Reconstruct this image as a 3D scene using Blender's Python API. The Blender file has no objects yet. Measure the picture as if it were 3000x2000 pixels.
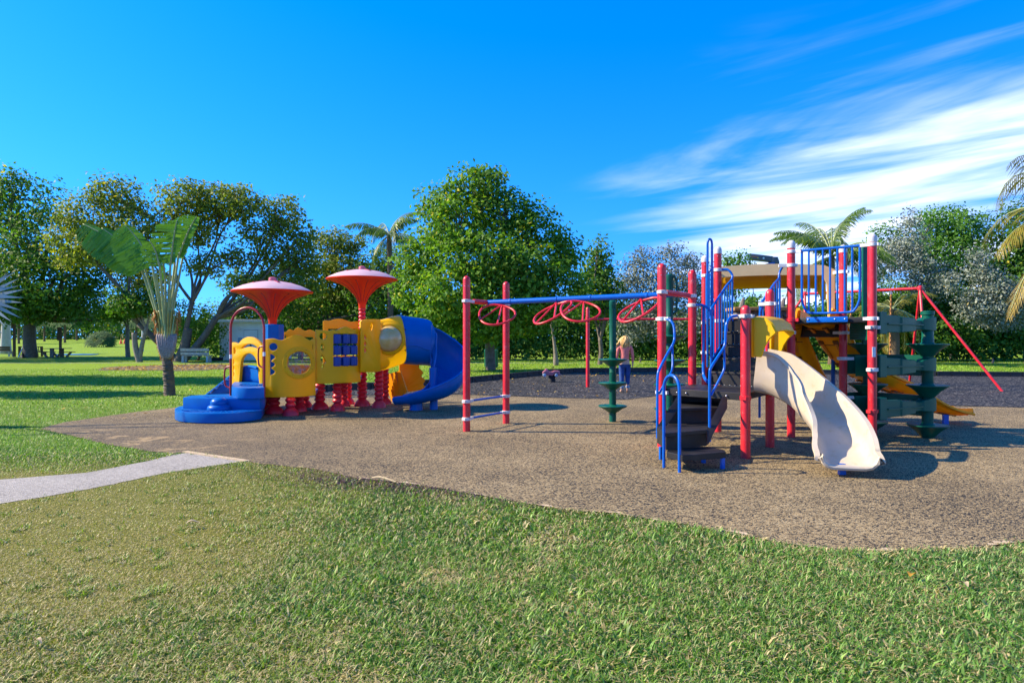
import bpy, bmesh, math, random
import numpy as np
from mathutils import Vector, Matrix
random.seed(7); rng = np.random.default_rng(7)
S = bpy.context.scene
COL = S.collection
R = math.radians
# ------------------------------------------------------------------ camera, sky, sun, exposure
H, F, CX, HY = 1.63, 1900.0, 1500.0, 990.0
cam = bpy.data.cameras.new('camera'); camo = bpy.data.objects.new('camera', cam); COL.objects.link(camo)
camo.location = (0, 0, H); camo.rotation_euler = (R(90), 0, 0)
cam.sensor_width = 36; cam.lens = 36 * F / 3000; cam.shift_y = -10 / 3000
cam.clip_start = .05; cam.clip_end = 4000
S.camera = camo
SUN_EL, SUN_AZ = 36.5, 3.5           # elevation; degrees beyond due left
world = bpy.data.worlds.new('World'); S.world = world; world.use_nodes = True
sun = bpy.data.lights.new('sun', 'SUN'); suno = bpy.data.objects.new('sun', sun); COL.objects.link(suno)
sun.energy = 4.6; sun.angle = R(.53); sun.color = (1, .86, .62)
tosun = Vector((-math.cos(R(SUN_EL)) * math.cos(R(SUN_AZ)), math.cos(R(SUN_EL)) * math.sin(R(SUN_AZ)), math.sin(R(SUN_EL))))
suno.rotation_euler = tosun.to_track_quat('Z', 'Y').to_euler(); suno.location = (-20, 2, 20)
S.view_settings.view_transform = 'Standard'; S.view_settings.look = 'None'
S.view_settings.gamma = 1; S.view_settings.use_curve_mapping = False
S.view_settings.exposure = 1.1
S.cycles.max_bounces = 8; S.cycles.diffuse_bounces = 4; S.cycles.transparent_max_bounces = 8

class NT:
    """tiny node helper"""
    def __init__(s, tree): s.t = tree; s.n = tree.nodes; s.n.clear()
    def add(s, kind, **kw):
        nd = s.n.new(kind)
        for k, v in kw.items():
            if k.startswith('i_'):
                key = k[2:]
                nd.inputs[int(key) if key.isdigit() else key].default_value = v
            else: setattr(nd, k, v)
        return nd
    def link(s, a, b): s.t.links.new(a, b)
    def math(s, op, a, b=None, clamp=False):
        nd = s.n.new('ShaderNodeMath'); nd.operation = op; nd.use_clamp = clamp
        for i, v in enumerate((a, b)):
            if v is None: continue
            if isinstance(v, (int, float)): nd.inputs[i].default_value = v
            else: s.link(v, nd.inputs[i])
        return nd.outputs[0]
    def smooth(s, v, a, b):
        nd = s.n.new('ShaderNodeMapRange'); nd.interpolation_type = 'SMOOTHSTEP'
        s.link(v, nd.inputs[0]); nd.inputs[1].default_value = a; nd.inputs[2].default_value = b
        return nd.outputs[0]
    def mix(s, fac, a, b, mode='MIX'):
        nd = s.n.new('ShaderNodeMix'); nd.data_type = 'RGBA'; nd.blend_type = mode
        for i, v in ((0, fac), (6, a), (7, b)):
            if isinstance(v, (int, float)): nd.inputs[i].default_value = v
            elif isinstance(v, tuple): nd.inputs[i].default_value = (*v, 1)
            else: s.link(v, nd.inputs[i])
        return nd.outputs[2]
    def noise(s, scale, detail=3, vec=None, rough=.55, dist=0):
        nd = s.n.new('ShaderNodeTexNoise'); nd.inputs['Scale'].default_value = scale; nd.inputs['Detail'].default_value = detail
        nd.inputs['Roughness'].default_value = rough; nd.inputs['Distortion'].default_value = dist
        if vec is not None: s.link(vec, nd.inputs['Vector'])
        return nd.outputs['Fac']
    def ramp(s, fac, stops, interp='LINEAR'):
        nd = s.n.new('ShaderNodeValToRGB'); cr = nd.color_ramp; cr.interpolation = interp
        while len(cr.elements) < len(stops): cr.elements.new(.5)
        for e, (p, c) in zip(cr.elements, stops): e.position = p; e.color = (*c, 1)
        s.link(fac, nd.inputs[0]); return nd.outputs[0]

n = NT(world.node_tree)
sky = n.add('ShaderNodeTexSky', sky_type='NISHITA', sun_disc=False, sun_elevation=R(SUN_EL), sun_rotation=R(-90 + SUN_AZ),
            air_density=1.0, dust_density=.15, ozone_density=3.0, altitude=0)
hs = n.add('ShaderNodeHueSaturation'); hs.inputs['Saturation'].default_value = 1.25

tc = n.add('ShaderNodeTexCoord'); sep = n.add('ShaderNodeSeparateXYZ'); n.link(tc.outputs['Generated'], sep.inputs[0])
# the clear-air blue keeps going down to the treetops: look a little higher up into the sky model
cvd = n.add('ShaderNodeCombineXYZ'); n.link(sep.outputs[0], cvd.inputs[0]); n.link(sep.outputs[1], cvd.inputs[1]); n.link(n.math('ADD', n.math('MULTIPLY', n.math('MAXIMUM', sep.outputs[2], 0.0), .9), .16), cvd.inputs[2])
nv_ = n.add('ShaderNodeVectorMath', operation='NORMALIZE'); n.link(cvd.outputs[0], nv_.inputs[0]); n.link(nv_.outputs[0], sky.inputs[0])
n.link(n.mix(1.0, sky.outputs[0], (.76, .88, 1.16), 'MULTIPLY'), hs.inputs['Color'])
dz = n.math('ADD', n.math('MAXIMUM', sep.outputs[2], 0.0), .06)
px_, py_ = n.math('DIVIDE', sep.outputs[0], dz), n.math('DIVIDE', n.math('ABSOLUTE', sep.outputs[1]), dz)   # front clouds mirrored behind the camera, an added bank for white fill light
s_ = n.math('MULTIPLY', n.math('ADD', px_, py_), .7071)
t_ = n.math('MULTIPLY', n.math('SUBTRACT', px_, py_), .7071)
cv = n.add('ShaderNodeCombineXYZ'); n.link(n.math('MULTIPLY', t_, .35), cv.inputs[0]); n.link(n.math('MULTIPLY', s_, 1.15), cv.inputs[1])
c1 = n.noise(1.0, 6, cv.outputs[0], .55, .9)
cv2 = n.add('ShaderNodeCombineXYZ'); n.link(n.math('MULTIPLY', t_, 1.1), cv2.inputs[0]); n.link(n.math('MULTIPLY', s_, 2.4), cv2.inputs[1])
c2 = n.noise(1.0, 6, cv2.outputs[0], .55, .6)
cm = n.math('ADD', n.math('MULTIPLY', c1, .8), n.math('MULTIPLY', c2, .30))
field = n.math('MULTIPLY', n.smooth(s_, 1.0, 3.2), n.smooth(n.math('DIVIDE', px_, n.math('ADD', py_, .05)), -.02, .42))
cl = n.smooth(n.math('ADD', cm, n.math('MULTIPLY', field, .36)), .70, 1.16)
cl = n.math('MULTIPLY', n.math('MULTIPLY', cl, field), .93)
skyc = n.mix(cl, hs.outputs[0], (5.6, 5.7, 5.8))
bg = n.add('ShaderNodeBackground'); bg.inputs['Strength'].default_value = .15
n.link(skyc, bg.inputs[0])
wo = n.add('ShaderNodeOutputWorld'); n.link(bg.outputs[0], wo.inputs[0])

# ------------------------------------------------------------------ measuring: photograph pixel + distance -> metres
def W(x, y, Y): return Vector(((x - CX) / F * Y, Y, H - (y - HY) / F * Y))
def G(x, y, z=0.0):
    Y = (H - z) * F / (y - HY); return Vector(((x - CX) / F * Y, Y, z))
V = 1.27551

# ------------------------------------------------------------------ materials
MATS = {}
def mat(name, col, rough=.45, var=.12, scale=6, bump=.0, bscale=60, metal=0, wear=None, wearamt=.0, spec=.5, fade=None, trans=0):
    if name in MATS: return MATS[name]
    m = bpy.data.materials.new(name); m.use_nodes = True; MATS[name] = m
    k = NT(m.node_tree); out = k.add('ShaderNodeOutputMaterial'); p = k.add('ShaderNodeBsdfPrincipled')
    g = k.add('ShaderNodeNewGeometry'); pos = g.outputs['Position']
    nz = k.noise(scale, 4, pos)
    c = tuple(col)
    base = k.ramp(nz, [(.25, tuple(x * (1 - var) for x in c)), (.75, tuple(min(1, x * (1 + var)) for x in c))])
    fine = k.noise(scale * 9, 3, pos)
    if fade:   # sun-bleached blotches
        base = k.mix(k.math('MULTIPLY', k.smooth(k.noise(scale * .55, 5, pos, .6), .42, .72), fade[1]), base, tuple(fade[0]))
    if wear:
        base = k.mix(k.math('MULTIPLY', k.smooth(k.noise(scale * 3, 6, pos, .7), .56, .66), wearamt), base, tuple(wear))
    k.link(base, p.inputs['Base Color'])
    k.link(k.math('ADD', k.math('MULTIPLY', fine, .22), rough - .11), p.inputs['Roughness'])
    p.inputs['Metallic'].default_value = metal; p.inputs['Specular IOR Level'].default_value = spec
    if bump:
        b = k.add('ShaderNodeBump'); b.inputs['Strength'].default_value = bump; b.inputs['Distance'].default_value = .01
        k.link(k.noise(bscale, 3, pos), b.inputs['Height']); k.link(b.outputs[0], p.inputs['Normal'])
    if trans:   # thin moulded plastic lets some light through
        t = k.add('ShaderNodeBsdfTranslucent'); k.link(base, t.inputs[0]); mx = k.add('ShaderNodeMixShader'); mx.inputs[0].default_value = trans
        k.link(p.outputs[0], mx.inputs[1]); k.link(t.outputs[0], mx.inputs[2]); k.link(mx.outputs[0], out.inputs[0])
    else: k.link(p.outputs[0], out.inputs[0])
    return m

M_red = mat('red_coated_steel', (.62, .012, .022), .36, .12, 4, .06, 90, fade=((.62, .08, .09), .3), wear=(.62, .3, .28), wearamt=.22)
M_darkred = mat('dark_red_tube', (.33, .012, .018), .35, .1, 5)
M_blue = mat('blue_coated_steel', (.0, .10, .46), .3, .12, 5, .04, 90, spec=.4)
M_yel = mat('yellow_plastic', (.95, .52, .001), .36, .06, 3, .05, 120, fade=((.92, .46, .01), .22), spec=.32, trans=.25)
M_yel2 = mat('bright_yellow_plastic', (.95, .54, .001), .34, .05, 3, .04, 120, spec=.35, trans=.2)
M_oran = mat('sun_yellow_slide', (.95, .42, .001), .38, .07, 3, .04, 120, fade=((.9, .34, .005), .3), spec=.3, trans=.25)
M_bplas = mat('blue_plastic', (.0, .11, .40), .36, .14, 3, .05, 140, fade=((.002, .13, .38), .3), spec=.2)
M_bdark = mat('deep_blue_plastic', (.0, .035, .24), .4, .12, 5)
M_legs = mat('pinkish_red_plastic', (.70, .018, .04), .4, .14, 5, .05, 90, fade=((.62, .07, .10), .4))
M_bell = mat('orange_red_plastic', (.95, .075, .022), .4, .08, 4, .03, 90, spec=.3, trans=.5)
M_cap = mat('faded_pink_plastic', (.62, .40, .42), .55, .1, 3, .06, 70, fade=((.60, .28, .31), .35))
M_knob = mat('pink_knob', (.55, .12, .16), .45)
M_clamp = mat('chipped_white_clamp', (.66, .64, .62), .45, .08, 9, .06, 90, wear=(.45, .02, .03), wearamt=.85)
M_capw = mat('grey_white_cap', (.58, .57, .56), .5, .1, 9, .05, 90, wear=(.5, .04, .05), wearamt=.45)
M_black = mat('black_coated_deck', (.014, .013, .013), .5, .3, 5, .2, 220, fade=((.042, .037, .032), .5), spec=.35)
M_tan = mat('weathered_tan_plastic', (.52, .435, .335), .5, .1, 4, .08, 60, fade=((.56, .45, .27), .6), wear=(.40, .27, .10), wearamt=.3)
M_tan2 = mat('tan_canopy_plastic', (.74, .52, .24), .5, .08, 4, .05, 60)
M_green = mat('green_plastic', (.001, .088, .056), .42, .14, 4, .05, 120, fade=((.004, .115, .08), .2), spec=.28)
M_rock = mat('grey_faux_rock', (.17, .15, .135), .85, .45, 14, .9, 22)
M_brown = mat('brown_ledge', (.36, .2, .07), .7)
M_steel = mat('galvanised_steel', (.5, .5, .52), .35, .12, 8, metal=.8)
M_chain = mat('rusty_chain', (.36, .16, .04), .7, .4, 30)
M_wood = mat('weathered_wood', (.50, .45, .40), .8, .25, 9, .3, 60, fade=((.36, .2, .1), .5))
M_dwood = mat('dark_brown_wood', (.07, .04, .022), .75, .3, 9, .3, 60)
M_conc = mat('pale_concrete', (.45, .43, .4), .85, .15, 5, .3, 90)
M_white = mat('white_painted_block', (.80, .81, .78), .7, .06, 2, .12, 40)
M_whitetrim = mat('white_trim', (.72, .73, .72), .6, .05, 3)
M_border = mat('black_border_plastic', (.018, .018, .02), .55, .25, 6, .1, 90)
M_gcan = mat('green_metal_can', (.01, .16, .08), .4, .15, 6)
M_pink = mat('faded_pink_rider', (.42, .14, .17), .5, .15, 10)
M_grey = mat('dark_grey_paint', (.10, .105, .125), .5, .12, 2)
M_label = mat('white_sticker', (.7, .7, .7), .6, .1, 40, wear=(.4, .05, .06), wearamt=.8)
M_orange = mat('orange_print', (.8, .2, .02), .6)
M_cone = mat('orange_cone', (.85, .12, .02), .5)
M_paper = mat('blue_print_notice', (.3, .4, .52), .7, .4, 60)
M_dark = mat('dark_rubber', (.012, .012, .013), .8, .2, 10)
M_trunk = mat('grey_brown_bark', (.13, .105, .085), .9, .4, 7, .9, 26)
M_trunk2 = mat('pale_bark', (.22, .185, .15), .9, .3, 7, .8, 30)
M_palmtr = mat('palm_bark', (.13, .085, .05), .9, .35, 9, .9, 30)
M_skin = mat('skin', (.58, .33, .23), .5, .06, 10)
M_shirt = mat('coral_knit', (.72, .19, .155), .8, .1, 9, .3, 60)
M_jean = mat('blue_denim', (.012, .05, .20), .8, .4, 9, .3, 50, fade=((.03, .11, .34), .5))
M_cuff = mat('pale_denim', (.22, .3, .42), .8)
M_hair = mat('blonde_hair', (.62, .36, .10), .45, .35, 26, .6, 60)
M_straw = mat('dry_stalk', (.42, .32, .18), .8, .25, 20)
M_tarp = mat('blue_mat', (.05, .28, .72), .5)
M_petiole = mat('pale_green_petiole', (.30, .34, .13), .5, .25, 8)
M_sheath2 = mat('yellow_green_sheath', (.42, .30, .05), .6, .3, 10)
M_fibre = mat('orange_fibre', (.38, .15, .035), .9, .4, 18, .8, 50)
M_sheath = mat('purple_grey_sheath', (.26, .2, .19), .8, .45, 22, .9, 40)

def glass_mat():
    m = bpy.data.materials.new('scratched_clear_plastic'); m.use_nodes = True; k = NT(m.node_tree)
    out = k.add('ShaderNodeOutputMaterial'); gl = k.add('ShaderNodeBsdfGlossy'); gl.inputs['Roughness'].default_value = .12
    tr = k.add('ShaderNodeBsdfTransparent'); tr.inputs[0].default_value = (.8, .82, .88, 1)
    df = k.add('ShaderNodeBsdfDiffuse'); df.inputs[0].default_value = (.35, .33, .4, 1)
    mx = k.add('ShaderNodeMixShader'); fr = k.add('ShaderNodeFresnel'); fr.inputs[0].default_value = 1.6
    k.link(fr.outputs[0], mx.inputs[0]); k.link(tr.outputs[0], mx.inputs[1]); k.link(gl.outputs[0], mx.inputs[2])
    m2 = k.add('ShaderNodeMixShader'); g = k.add('ShaderNodeNewGeometry')
    k.link(k.math('MULTIPLY', k.smooth(k.noise(14, 5, g.outputs['Position']), .35, .8), .45), m2.inputs[0])
    k.link(mx.outputs[0], m2.inputs[1]); k.link(df.outputs[0], m2.inputs[2]); k.link(m2.outputs[0], out.inputs[0]); return m
M_glass = glass_mat()
def bubble_mat():
    m = bpy.data.materials.new('yellowed_clear_dome'); m.use_nodes = True; k = NT(m.node_tree)
    out = k.add('ShaderNodeOutputMaterial'); p = k.add('ShaderNodeBsdfPrincipled')
    g = k.add('ShaderNodeNewGeometry')
    k.link(k.ramp(k.noise(7, 4, g.outputs['Position']), [(.3, (.50, .33, .08)), (.7, (.62, .46, .2))]), p.inputs['Base Color'])
    p.inputs['Roughness'].default_value = .16; p.inputs['Coat Weight'].default_value = .5
    k.link(p.outputs[0], out.inputs[0]); return m
M_bubble = bubble_mat()

def leaf_mat(name, stops, trans=.35, rough=.62, tcol=None):
    m = bpy.data.materials.new(name); m.use_nodes = True; k = NT(m.node_tree)
    out = k.add('ShaderNodeOutputMaterial'); a = k.add('ShaderNodeAttribute', attribute_name='tint')
    col = k.ramp(a.outputs['Fac'], stops)
    p = k.add('ShaderNodeBsdfPrincipled'); p.inputs['Roughness'].default_value = rough; p.inputs['Specular IOR Level'].default_value = .3; k.link(col, p.inputs['Base Color'])
    t = k.add('ShaderNodeBsdfTranslucent')
    k.link(k.mix(1.0, col, tcol or (1.25, 1.35, .55), 'MULTIPLY'), t.inputs[0])
    mx = k.add('ShaderNodeMixShader'); mx.inputs[0].default_value = trans
    k.link(p.outputs[0], mx.inputs[1]); k.link(t.outputs[0], mx.inputs[2]); k.link(mx.outputs[0], out.inputs[0]); return m
L_green = leaf_mat('green_leaves', [(0, (.035, .10, .010)), (.5, (.11, .24, .018)), (.88, (.22, .37, .035)), (1, (.55, .45, .02))], .42)
L_dark = leaf_mat('dark_green_leaves', [(0, (.025, .08, .010)), (.6, (.08, .19, .02)), (.93, (.16, .31, .035)), (1, (.5, .42, .03))], .4)
L_olive = leaf_mat('olive_leaves', [(0, (.06, .11, .014)), (.5, (.16, .22, .026)), (.9, (.30, .33, .05)), (1, (.55, .42, .03))], .42)
L_silver = leaf_mat('silver_leaves', [(0, (.06, .10, .06)), (.5, (.20, .24, .18)), (.9, (.40, .42, .35)), (1, (.32, .26, .10))], .2, .55, (1, 1, .9))
L_lime = leaf_mat('light_green_leaves', [(0, (.05, .13, .018)), (.6, (.11, .27, .035)), (1, (.22, .38, .06))], .42)
L_palm = leaf_mat('palm_leaflets', [(0, (.045, .09, .02)), (.5, (.10, .18, .03)), (.85, (.22, .28, .05)), (1, (.5, .38, .06))], .35, .4)
L_ypalm = leaf_mat('yellowing_palm_leaflets', [(0, (.07, .09, .015)), (.5, (.22, .2, .03)), (1, (.52, .36, .08))], .35, .4)
L_farfan = leaf_mat('far_fan_leaf', [(0, (.03, .07, .02)), (1, (.10, .19, .05))], .25, .8)
L_fan = leaf_mat('silver_fan_leaf', [(0, (.2, .26, .25)), (1, (.36, .42, .40))], .15, .5, (1, 1, 1))
L_trav = leaf_mat('travellers_palm_blade', [(0, (.06, .16, .02)), (.6, (.13, .30, .035)), (1, (.34, .46, .07))], .42, .36)
L_litter = leaf_mat('fallen_leaf', [(0, (.2, .09, .02)), (.5, (.55, .32, .03)), (1, (.6, .45, .1))], .2, .7, (1, 1, 1))
L_purple = leaf_mat('purple_weed_leaf', [(0, (.03, .022, .022)), (.5, (.09, .05, .055)), (1, (.15, .09, .075))], .2, .5, (1, .8, .8))

def grass_mat():
    m = bpy.data.materials.new('grass_blade'); m.use_nodes = True; k = NT(m.node_tree)
    out = k.add('ShaderNodeOutputMaterial'); a = k.add('ShaderNodeAttribute', attribute_name='blade')
    p = k.add('ShaderNodeBsdfPrincipled'); p.inputs['Roughness'].default_value = .5; k.link(a.outputs['Color'], p.inputs['Base Color'])
    t = k.add('ShaderNodeBsdfTranslucent'); k.link(k.mix(1.0, a.outputs['Color'], (1.2, 1.25, .6), 'MULTIPLY'), t.inputs[0])
    mx = k.add('ShaderNodeMixShader'); mx.inputs[0].default_value = .3
    k.link(p.outputs[0], mx.inputs[1]); k.link(t.outputs[0], mx.inputs[2]); k.link(mx.outputs[0], out.inputs[0]); return m
M_blade = grass_mat()

# ------------------------------------------------------------------ object helpers
ORG = {}
def thing(name, label, cat, loc=(0, 0, 0), group=None):
    o = bpy.data.objects.new(name, None); COL.objects.link(o); o.location = loc; o.empty_display_size = .2
    o['label'] = label; o['category'] = cat
    if group: o['group'] = group
    ORG[o.name] = Vector(loc); return o
def tag(o, label, cat, group=None):
    o['label'] = label; o['category'] = cat
    if group: o['group'] = group
    return o
def link(name, me, m, parent=None, smooth=40, kind=None, label=None, origin=None):
    o = bpy.data.objects.new(name, me); COL.objects.link(o)
    if m: me.materials.append(m)
    if smooth is not None:
        me.polygons.foreach_set('use_smooth', [True] * len(me.polygons))
        if smooth < 180: me.set_sharp_from_angle(angle=R(smooth))
    if parent is not None:
        off = ORG[parent.name]; o.parent = parent; ORG[o.name] = off
        if off.length > 1e-9: me.transform(Matrix.Translation(-off))
    elif origin is not None:
        me.transform(Matrix.Translation(-Vector(origin))); o.location = origin; ORG[o.name] = Vector(origin)
    else: ORG[o.name] = Vector((0, 0, 0))
    if kind: o['kind'] = kind
    if label: o['label'] = label
    me.update(); return o
def crom(pts, k=6, closed=False):
    P = [Vector(p) for p in pts]; out = []; m = len(P)
    rngi = range(m) if closed else range(m - 1)
    for i in rngi:
        a, b, c, d = (P[(i - 1) % m], P[i], P[(i + 1) % m], P[(i + 2) % m]) if closed else (P[max(i - 1, 0)], P[i], P[i + 1], P[min(i + 2, m - 1)])
        for j in range(k):
            t = j / k
            out.append(.5 * ((2 * b) + (c - a) * t + (2 * a - 5 * b + 4 * c - d) * t * t + (3 * b - a - 3 * c + d) * t ** 3))
    if not closed: out.append(P[-1])
    return out
def lerp(a, b, t): return a + (b - a) * t
class MB:
    def __init__(s): s.v = []; s.f = []
    def ring(s, pts): i = len(s.v); s.v += [tuple(p) for p in pts]; return list(range(i, i + len(pts)))
    def loft(s, rings, cap=True, closed=True):
        ids = [s.ring(r) for r in rings]; m = len(ids[0])
        for a, b in zip(ids, ids[1:]):
            for j in range(m if closed else m - 1):
                s.f.append((a[j], a[(j + 1) % m], b[(j + 1) % m], b[j]))
        if cap and closed: s.f.append(tuple(reversed(ids[0]))); s.f.append(tuple(ids[-1]))
        return s
    def tube(s, pts, r, n=10, closed=False, cap=True):
        P = [Vector(p) for p in pts]; m = len(P); rr = r if isinstance(r, (list, tuple)) else [r] * m
        rings = []; up = None
        for i in range(m):
            if closed: t = P[(i + 1) % m] - P[(i - 1) % m]
            else: t = P[min(i + 1, m - 1)] - P[max(i - 1, 0)]
            t.normalize()
            if up is None:
                up = Vector((0, 0, 1)) if abs(t.z) < .9 else Vector((1, 0, 0))
            up = (up - t * up.dot(t)).normalized(); b = t.cross(up)
            rings.append([P[i] + (up * math.cos(2 * math.pi * j / n) + b * math.sin(2 * math.pi * j / n)) * rr[i] for j in range(n)])
        if closed:
            ids = [s.ring(q) for q in rings]
            for i in range(m):
                a, b = ids[i], ids[(i + 1) % m]
                # align twist on the last join
                if i == m - 1:
                    best = min(range(n), key=lambda k: (Vector(s.v[a[0]]) - Vector(s.v[b[k]])).length); b = b[best:] + b[:best]
                for j in range(n): s.f.append((a[j], a[(j + 1) % n], b[(j + 1) % n], b[j]))
        else: s.loft(rings, cap)
        return s
    def lathe(s, c, prof, n=24, flute=None, axis=None, ux=None):
        c = Vector(c); ax = Vector(axis or (0, 0, 1)).normalized()
        ux = Vector(ux or ((1, 0, 0) if abs(ax.x) < .9 else (0, 1, 0))); ux = (ux - ax * ux.dot(ax)).normalized(); uy = ax.cross(ux)
        rings = []
        for r, z in prof:
            rg = []
            for j in range(n):
                a = 2 * math.pi * j / n; q = max(r, 1e-4) * (1 + (flute(a, z) if flute else 0))
                rg.append(c + ax * z + (ux * math.cos(a) + uy * math.sin(a)) * q)
            rings.append(rg)
        return s.loft(rings)
    def prism(s, poly, vec):
        vec = Vector(vec); return s.loft([[Vector(p) for p in poly], [Vector(p) + vec for p in poly]])
    def obox(s, o, a, b, c):
        o, a, b, c = (Vector(q) for q in (o, a, b, c)); return s.prism([o, o + a, o + a + b, o + b], c)
    def box(s, c, size, rz=0):
        x, y, z = size; cs, sn = math.cos(rz), math.sin(rz); a = Vector((cs, sn, 0)) * x; b = Vector((-sn, cs, 0)) * y
        return s.obox(Vector(c) - a / 2 - b / 2 - Vector((0, 0, z / 2)), a, b, (0, 0, z))
    def beam(s, p, q, w, h, up=(0, 0, 1)):
        p, q = Vector(p), Vector(q); t = (q - p).normalized(); l = t.cross(Vector(up)).normalized(); u = l.cross(t)
        return s.loft([[e + l * w / 2 - u * h / 2, e + l * w / 2 + u * h / 2, e - l * w / 2 + u * h / 2, e - l * w / 2 - u * h / 2] for e in (p, q)])
    def dome(s, c, r, zr=1.0, n=16):
        return s.lathe(c, [(r * math.cos(a), r * zr * math.sin(a)) for a in [i * math.pi / 12 for i in range(7)]], n)
    def mesh(s, name):
        me = bpy.data.meshes.new(name); me.from_pydata(s.v, [], s.f); me.validate()
        bm = bmesh.new(); bm.from_mesh(me); bmesh.ops.recalc_face_normals(bm, faces=bm.faces); bm.to_mesh(me); bm.free(); return me
    def bev(s, w, seg=2, ang=50): s.bw = (w, seg, ang); return s
    def build(s, name, m, parent=None, smooth=40, **kw):
        me = s.mesh(name)
        if hasattr(s, 'bw'):
            bm = bmesh.new(); bm.from_mesh(me)
            ed = [e for e in bm.edges if len(e.link_faces) == 2 and e.calc_face_angle(0) > R(s.bw[2])]
            bmesh.ops.bevel(bm, geom=ed, offset=s.bw[0], segments=s.bw[1], affect='EDGES', profile=.6, clamp_overlap=True)
            bm.to_mesh(me); bm.free()
        return link(name, me, m, parent, smooth, **kw)
def dup(o, parent=None, loc=None):
    c = o.copy(); COL.objects.link(c)
    if parent is not None: c.parent = parent
    if loc is not None: c.location = loc
    return c
def panel(name, outline, holes, O, u, nrm, th, m, parent, bend=0, L=1, bev=.006, step=.08, kids=None):
    """plate with cut-outs: outline in (along, height) metres, bent outward along nrm"""
    cu = bpy.data.curves.new(name, 'CURVE'); cu.dimensions = '2D'; cu.fill_mode = 'BOTH'; cu.extrude = th / 2 - bev; cu.bevel_depth = bev; cu.bevel_resolution = 1
    for lp in [outline] + holes:
        sp = cu.splines.new('POLY'); sp.points.add(len(lp) - 1); sp.use_cyclic_u = True
        for p, q in zip(sp.points, lp): p.co = (q[0], q[1], 0, 1)
    ob = bpy.data.objects.new(name, cu); COL.objects.link(ob)
    dg = bpy.context.evaluated_depsgraph_get(); me = bpy.data.meshes.new_from_object(ob.evaluated_get(dg))
    bpy.data.objects.remove(ob); bpy.data.curves.remove(cu)
    me.materials.clear()
    bm = bmesh.new(); bm.from_mesh(me); bmesh.ops.remove_doubles(bm, verts=bm.verts, dist=1e-4)
    if bend:
        x = step
        while x < L:
            bmesh.ops.bisect_plane(bm, geom=bm.verts[:] + bm.edges[:] + bm.faces[:], plane_co=(x, 0, 0), plane_no=(1, 0, 0)); x += step
    O, u, nrm = Vector(O), Vector(u).normalized(), Vector(nrm).normalized()
    for v in bm.verts:
        x, y, z = v.co; t = min(max(x / L, 0), 1); v.co = O + u * x + Vector((0, 0, y)) + nrm * (z + bend * 4 * t * (1 - t))
    bmesh.ops.recalc_face_normals(bm, faces=bm.faces); bm.to_mesh(me); bm.free(); me.name = name
    return link(name, me, m, parent, 35)
def circ(cx, cy, r, n=24, ry=None): return [(cx + r * math.cos(2 * math.pi * i / n), cy + (ry or r) * math.sin(2 * math.pi * i / n)) for i in range(n)]
def curve2(pts, k=5): return [(p.x, p.y) for p in crom([(a, b, 0) for a, b in pts], k)]
def npmesh(name, verts, loops, starts, tint=None, attr='tint'):
    me = bpy.data.meshes.new(name); nv = len(verts); nf = len(starts)
    me.vertices.add(nv); me.vertices.foreach_set('co', np.ascontiguousarray(verts, np.float32).ravel())
    me.loops.add(len(loops)); me.loops.foreach_set('vertex_index', np.ascontiguousarray(loops, np.int32))
    me.polygons.add(nf); me.polygons.foreach_set('loop_start', np.ascontiguousarray(starts, np.int32))
    if tint is not None:
        if tint.ndim == 1: a = me.attributes.new(attr, 'FLOAT', 'FACE'); a.data.foreach_set('value', np.ascontiguousarray(tint, np.float32))
        else:
            a = me.attributes.new(attr, 'FLOAT_COLOR', 'FACE'); a.data.foreach_set('color', np.ascontiguousarray(np.c_[tint, np.ones(len(tint))], np.float32).ravel())
    me.update(calc_edges=True); return me
def quads(name, A, B, C, D, tint, attr='tint'):
    k = len(A); v = np.stack([A, B, C, D], 1).reshape(-1, 3)
    return npmesh(name, v, np.arange(4 * k), np.arange(0, 4 * k, 4), tint, attr)
def unit(a): return a / np.maximum(np.linalg.norm(a, axis=-1, keepdims=True), 1e-9)
# ------------------------------------------------------------------ the ground
rubber_px = [(3500, 1545), (3000, 1588), (2870, 1604), (2742, 1609), (2602, 1616), (2423, 1610), (2270, 1588), (2092, 1550), (1913, 1524), (1811, 1505),
             (1671, 1495), (1569, 1480), (1390, 1448), (1224, 1421), (1120, 1409), (1020, 1396), (944, 1378), (842, 1366), (765, 1360), (714, 1350),
             (560, 1325), (504, 1329), (421, 1320), (319, 1304), (204, 1276), (121, 1257), (150, 1247), (190, 1237), (383, 1209), (536, 1192), (640, 1180), (760, 1168),
             (845, 1158), (960, 1148), (1320, 1132), (2700, 1150), (3600, 1180)]
rubber = [G(*p).xy for p in rubber_px]
mulch_px = [(850, 1156), (960, 1147), (1320, 1126), (1590, 1099), (1680, 1091), (2080, 1088), (2400, 1096), (2742, 1102), (3000, 1104), (3500, 1108),
            (3500, 1200), (3000, 1195), (2791, 1190), (2650, 1182), (2500, 1166), (2200, 1152), (1950, 1158), (1837, 1171), (1613, 1166), (1495, 1161), (1320, 1156), (960, 1159)]
mulch = [G(*p).xy for p in mulch_px]
path_px = [(714, 1351), (640, 1362), (480, 1386), (300, 1425), (150, 1452), (0, 1476), (-500, 1570), (-500, 1440), (0, 1405), (250, 1385), (420, 1353), (504, 1333), (548, 1326)]
path = [G(*p).xy for p in path_px]
def inpoly(x, y, poly):
    ins = np.zeros(len(x), bool); m = len(poly)
    for i in range(m):
        x0, y0 = poly[i]; x1, y1 = poly[(i + 1) % m]
        c = ((y0 > y) != (y1 > y)) & (x < (x1 - x0) * (y - y0) / (y1 - y0 + 1e-12) + x0); ins ^= c
    return ins
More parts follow.
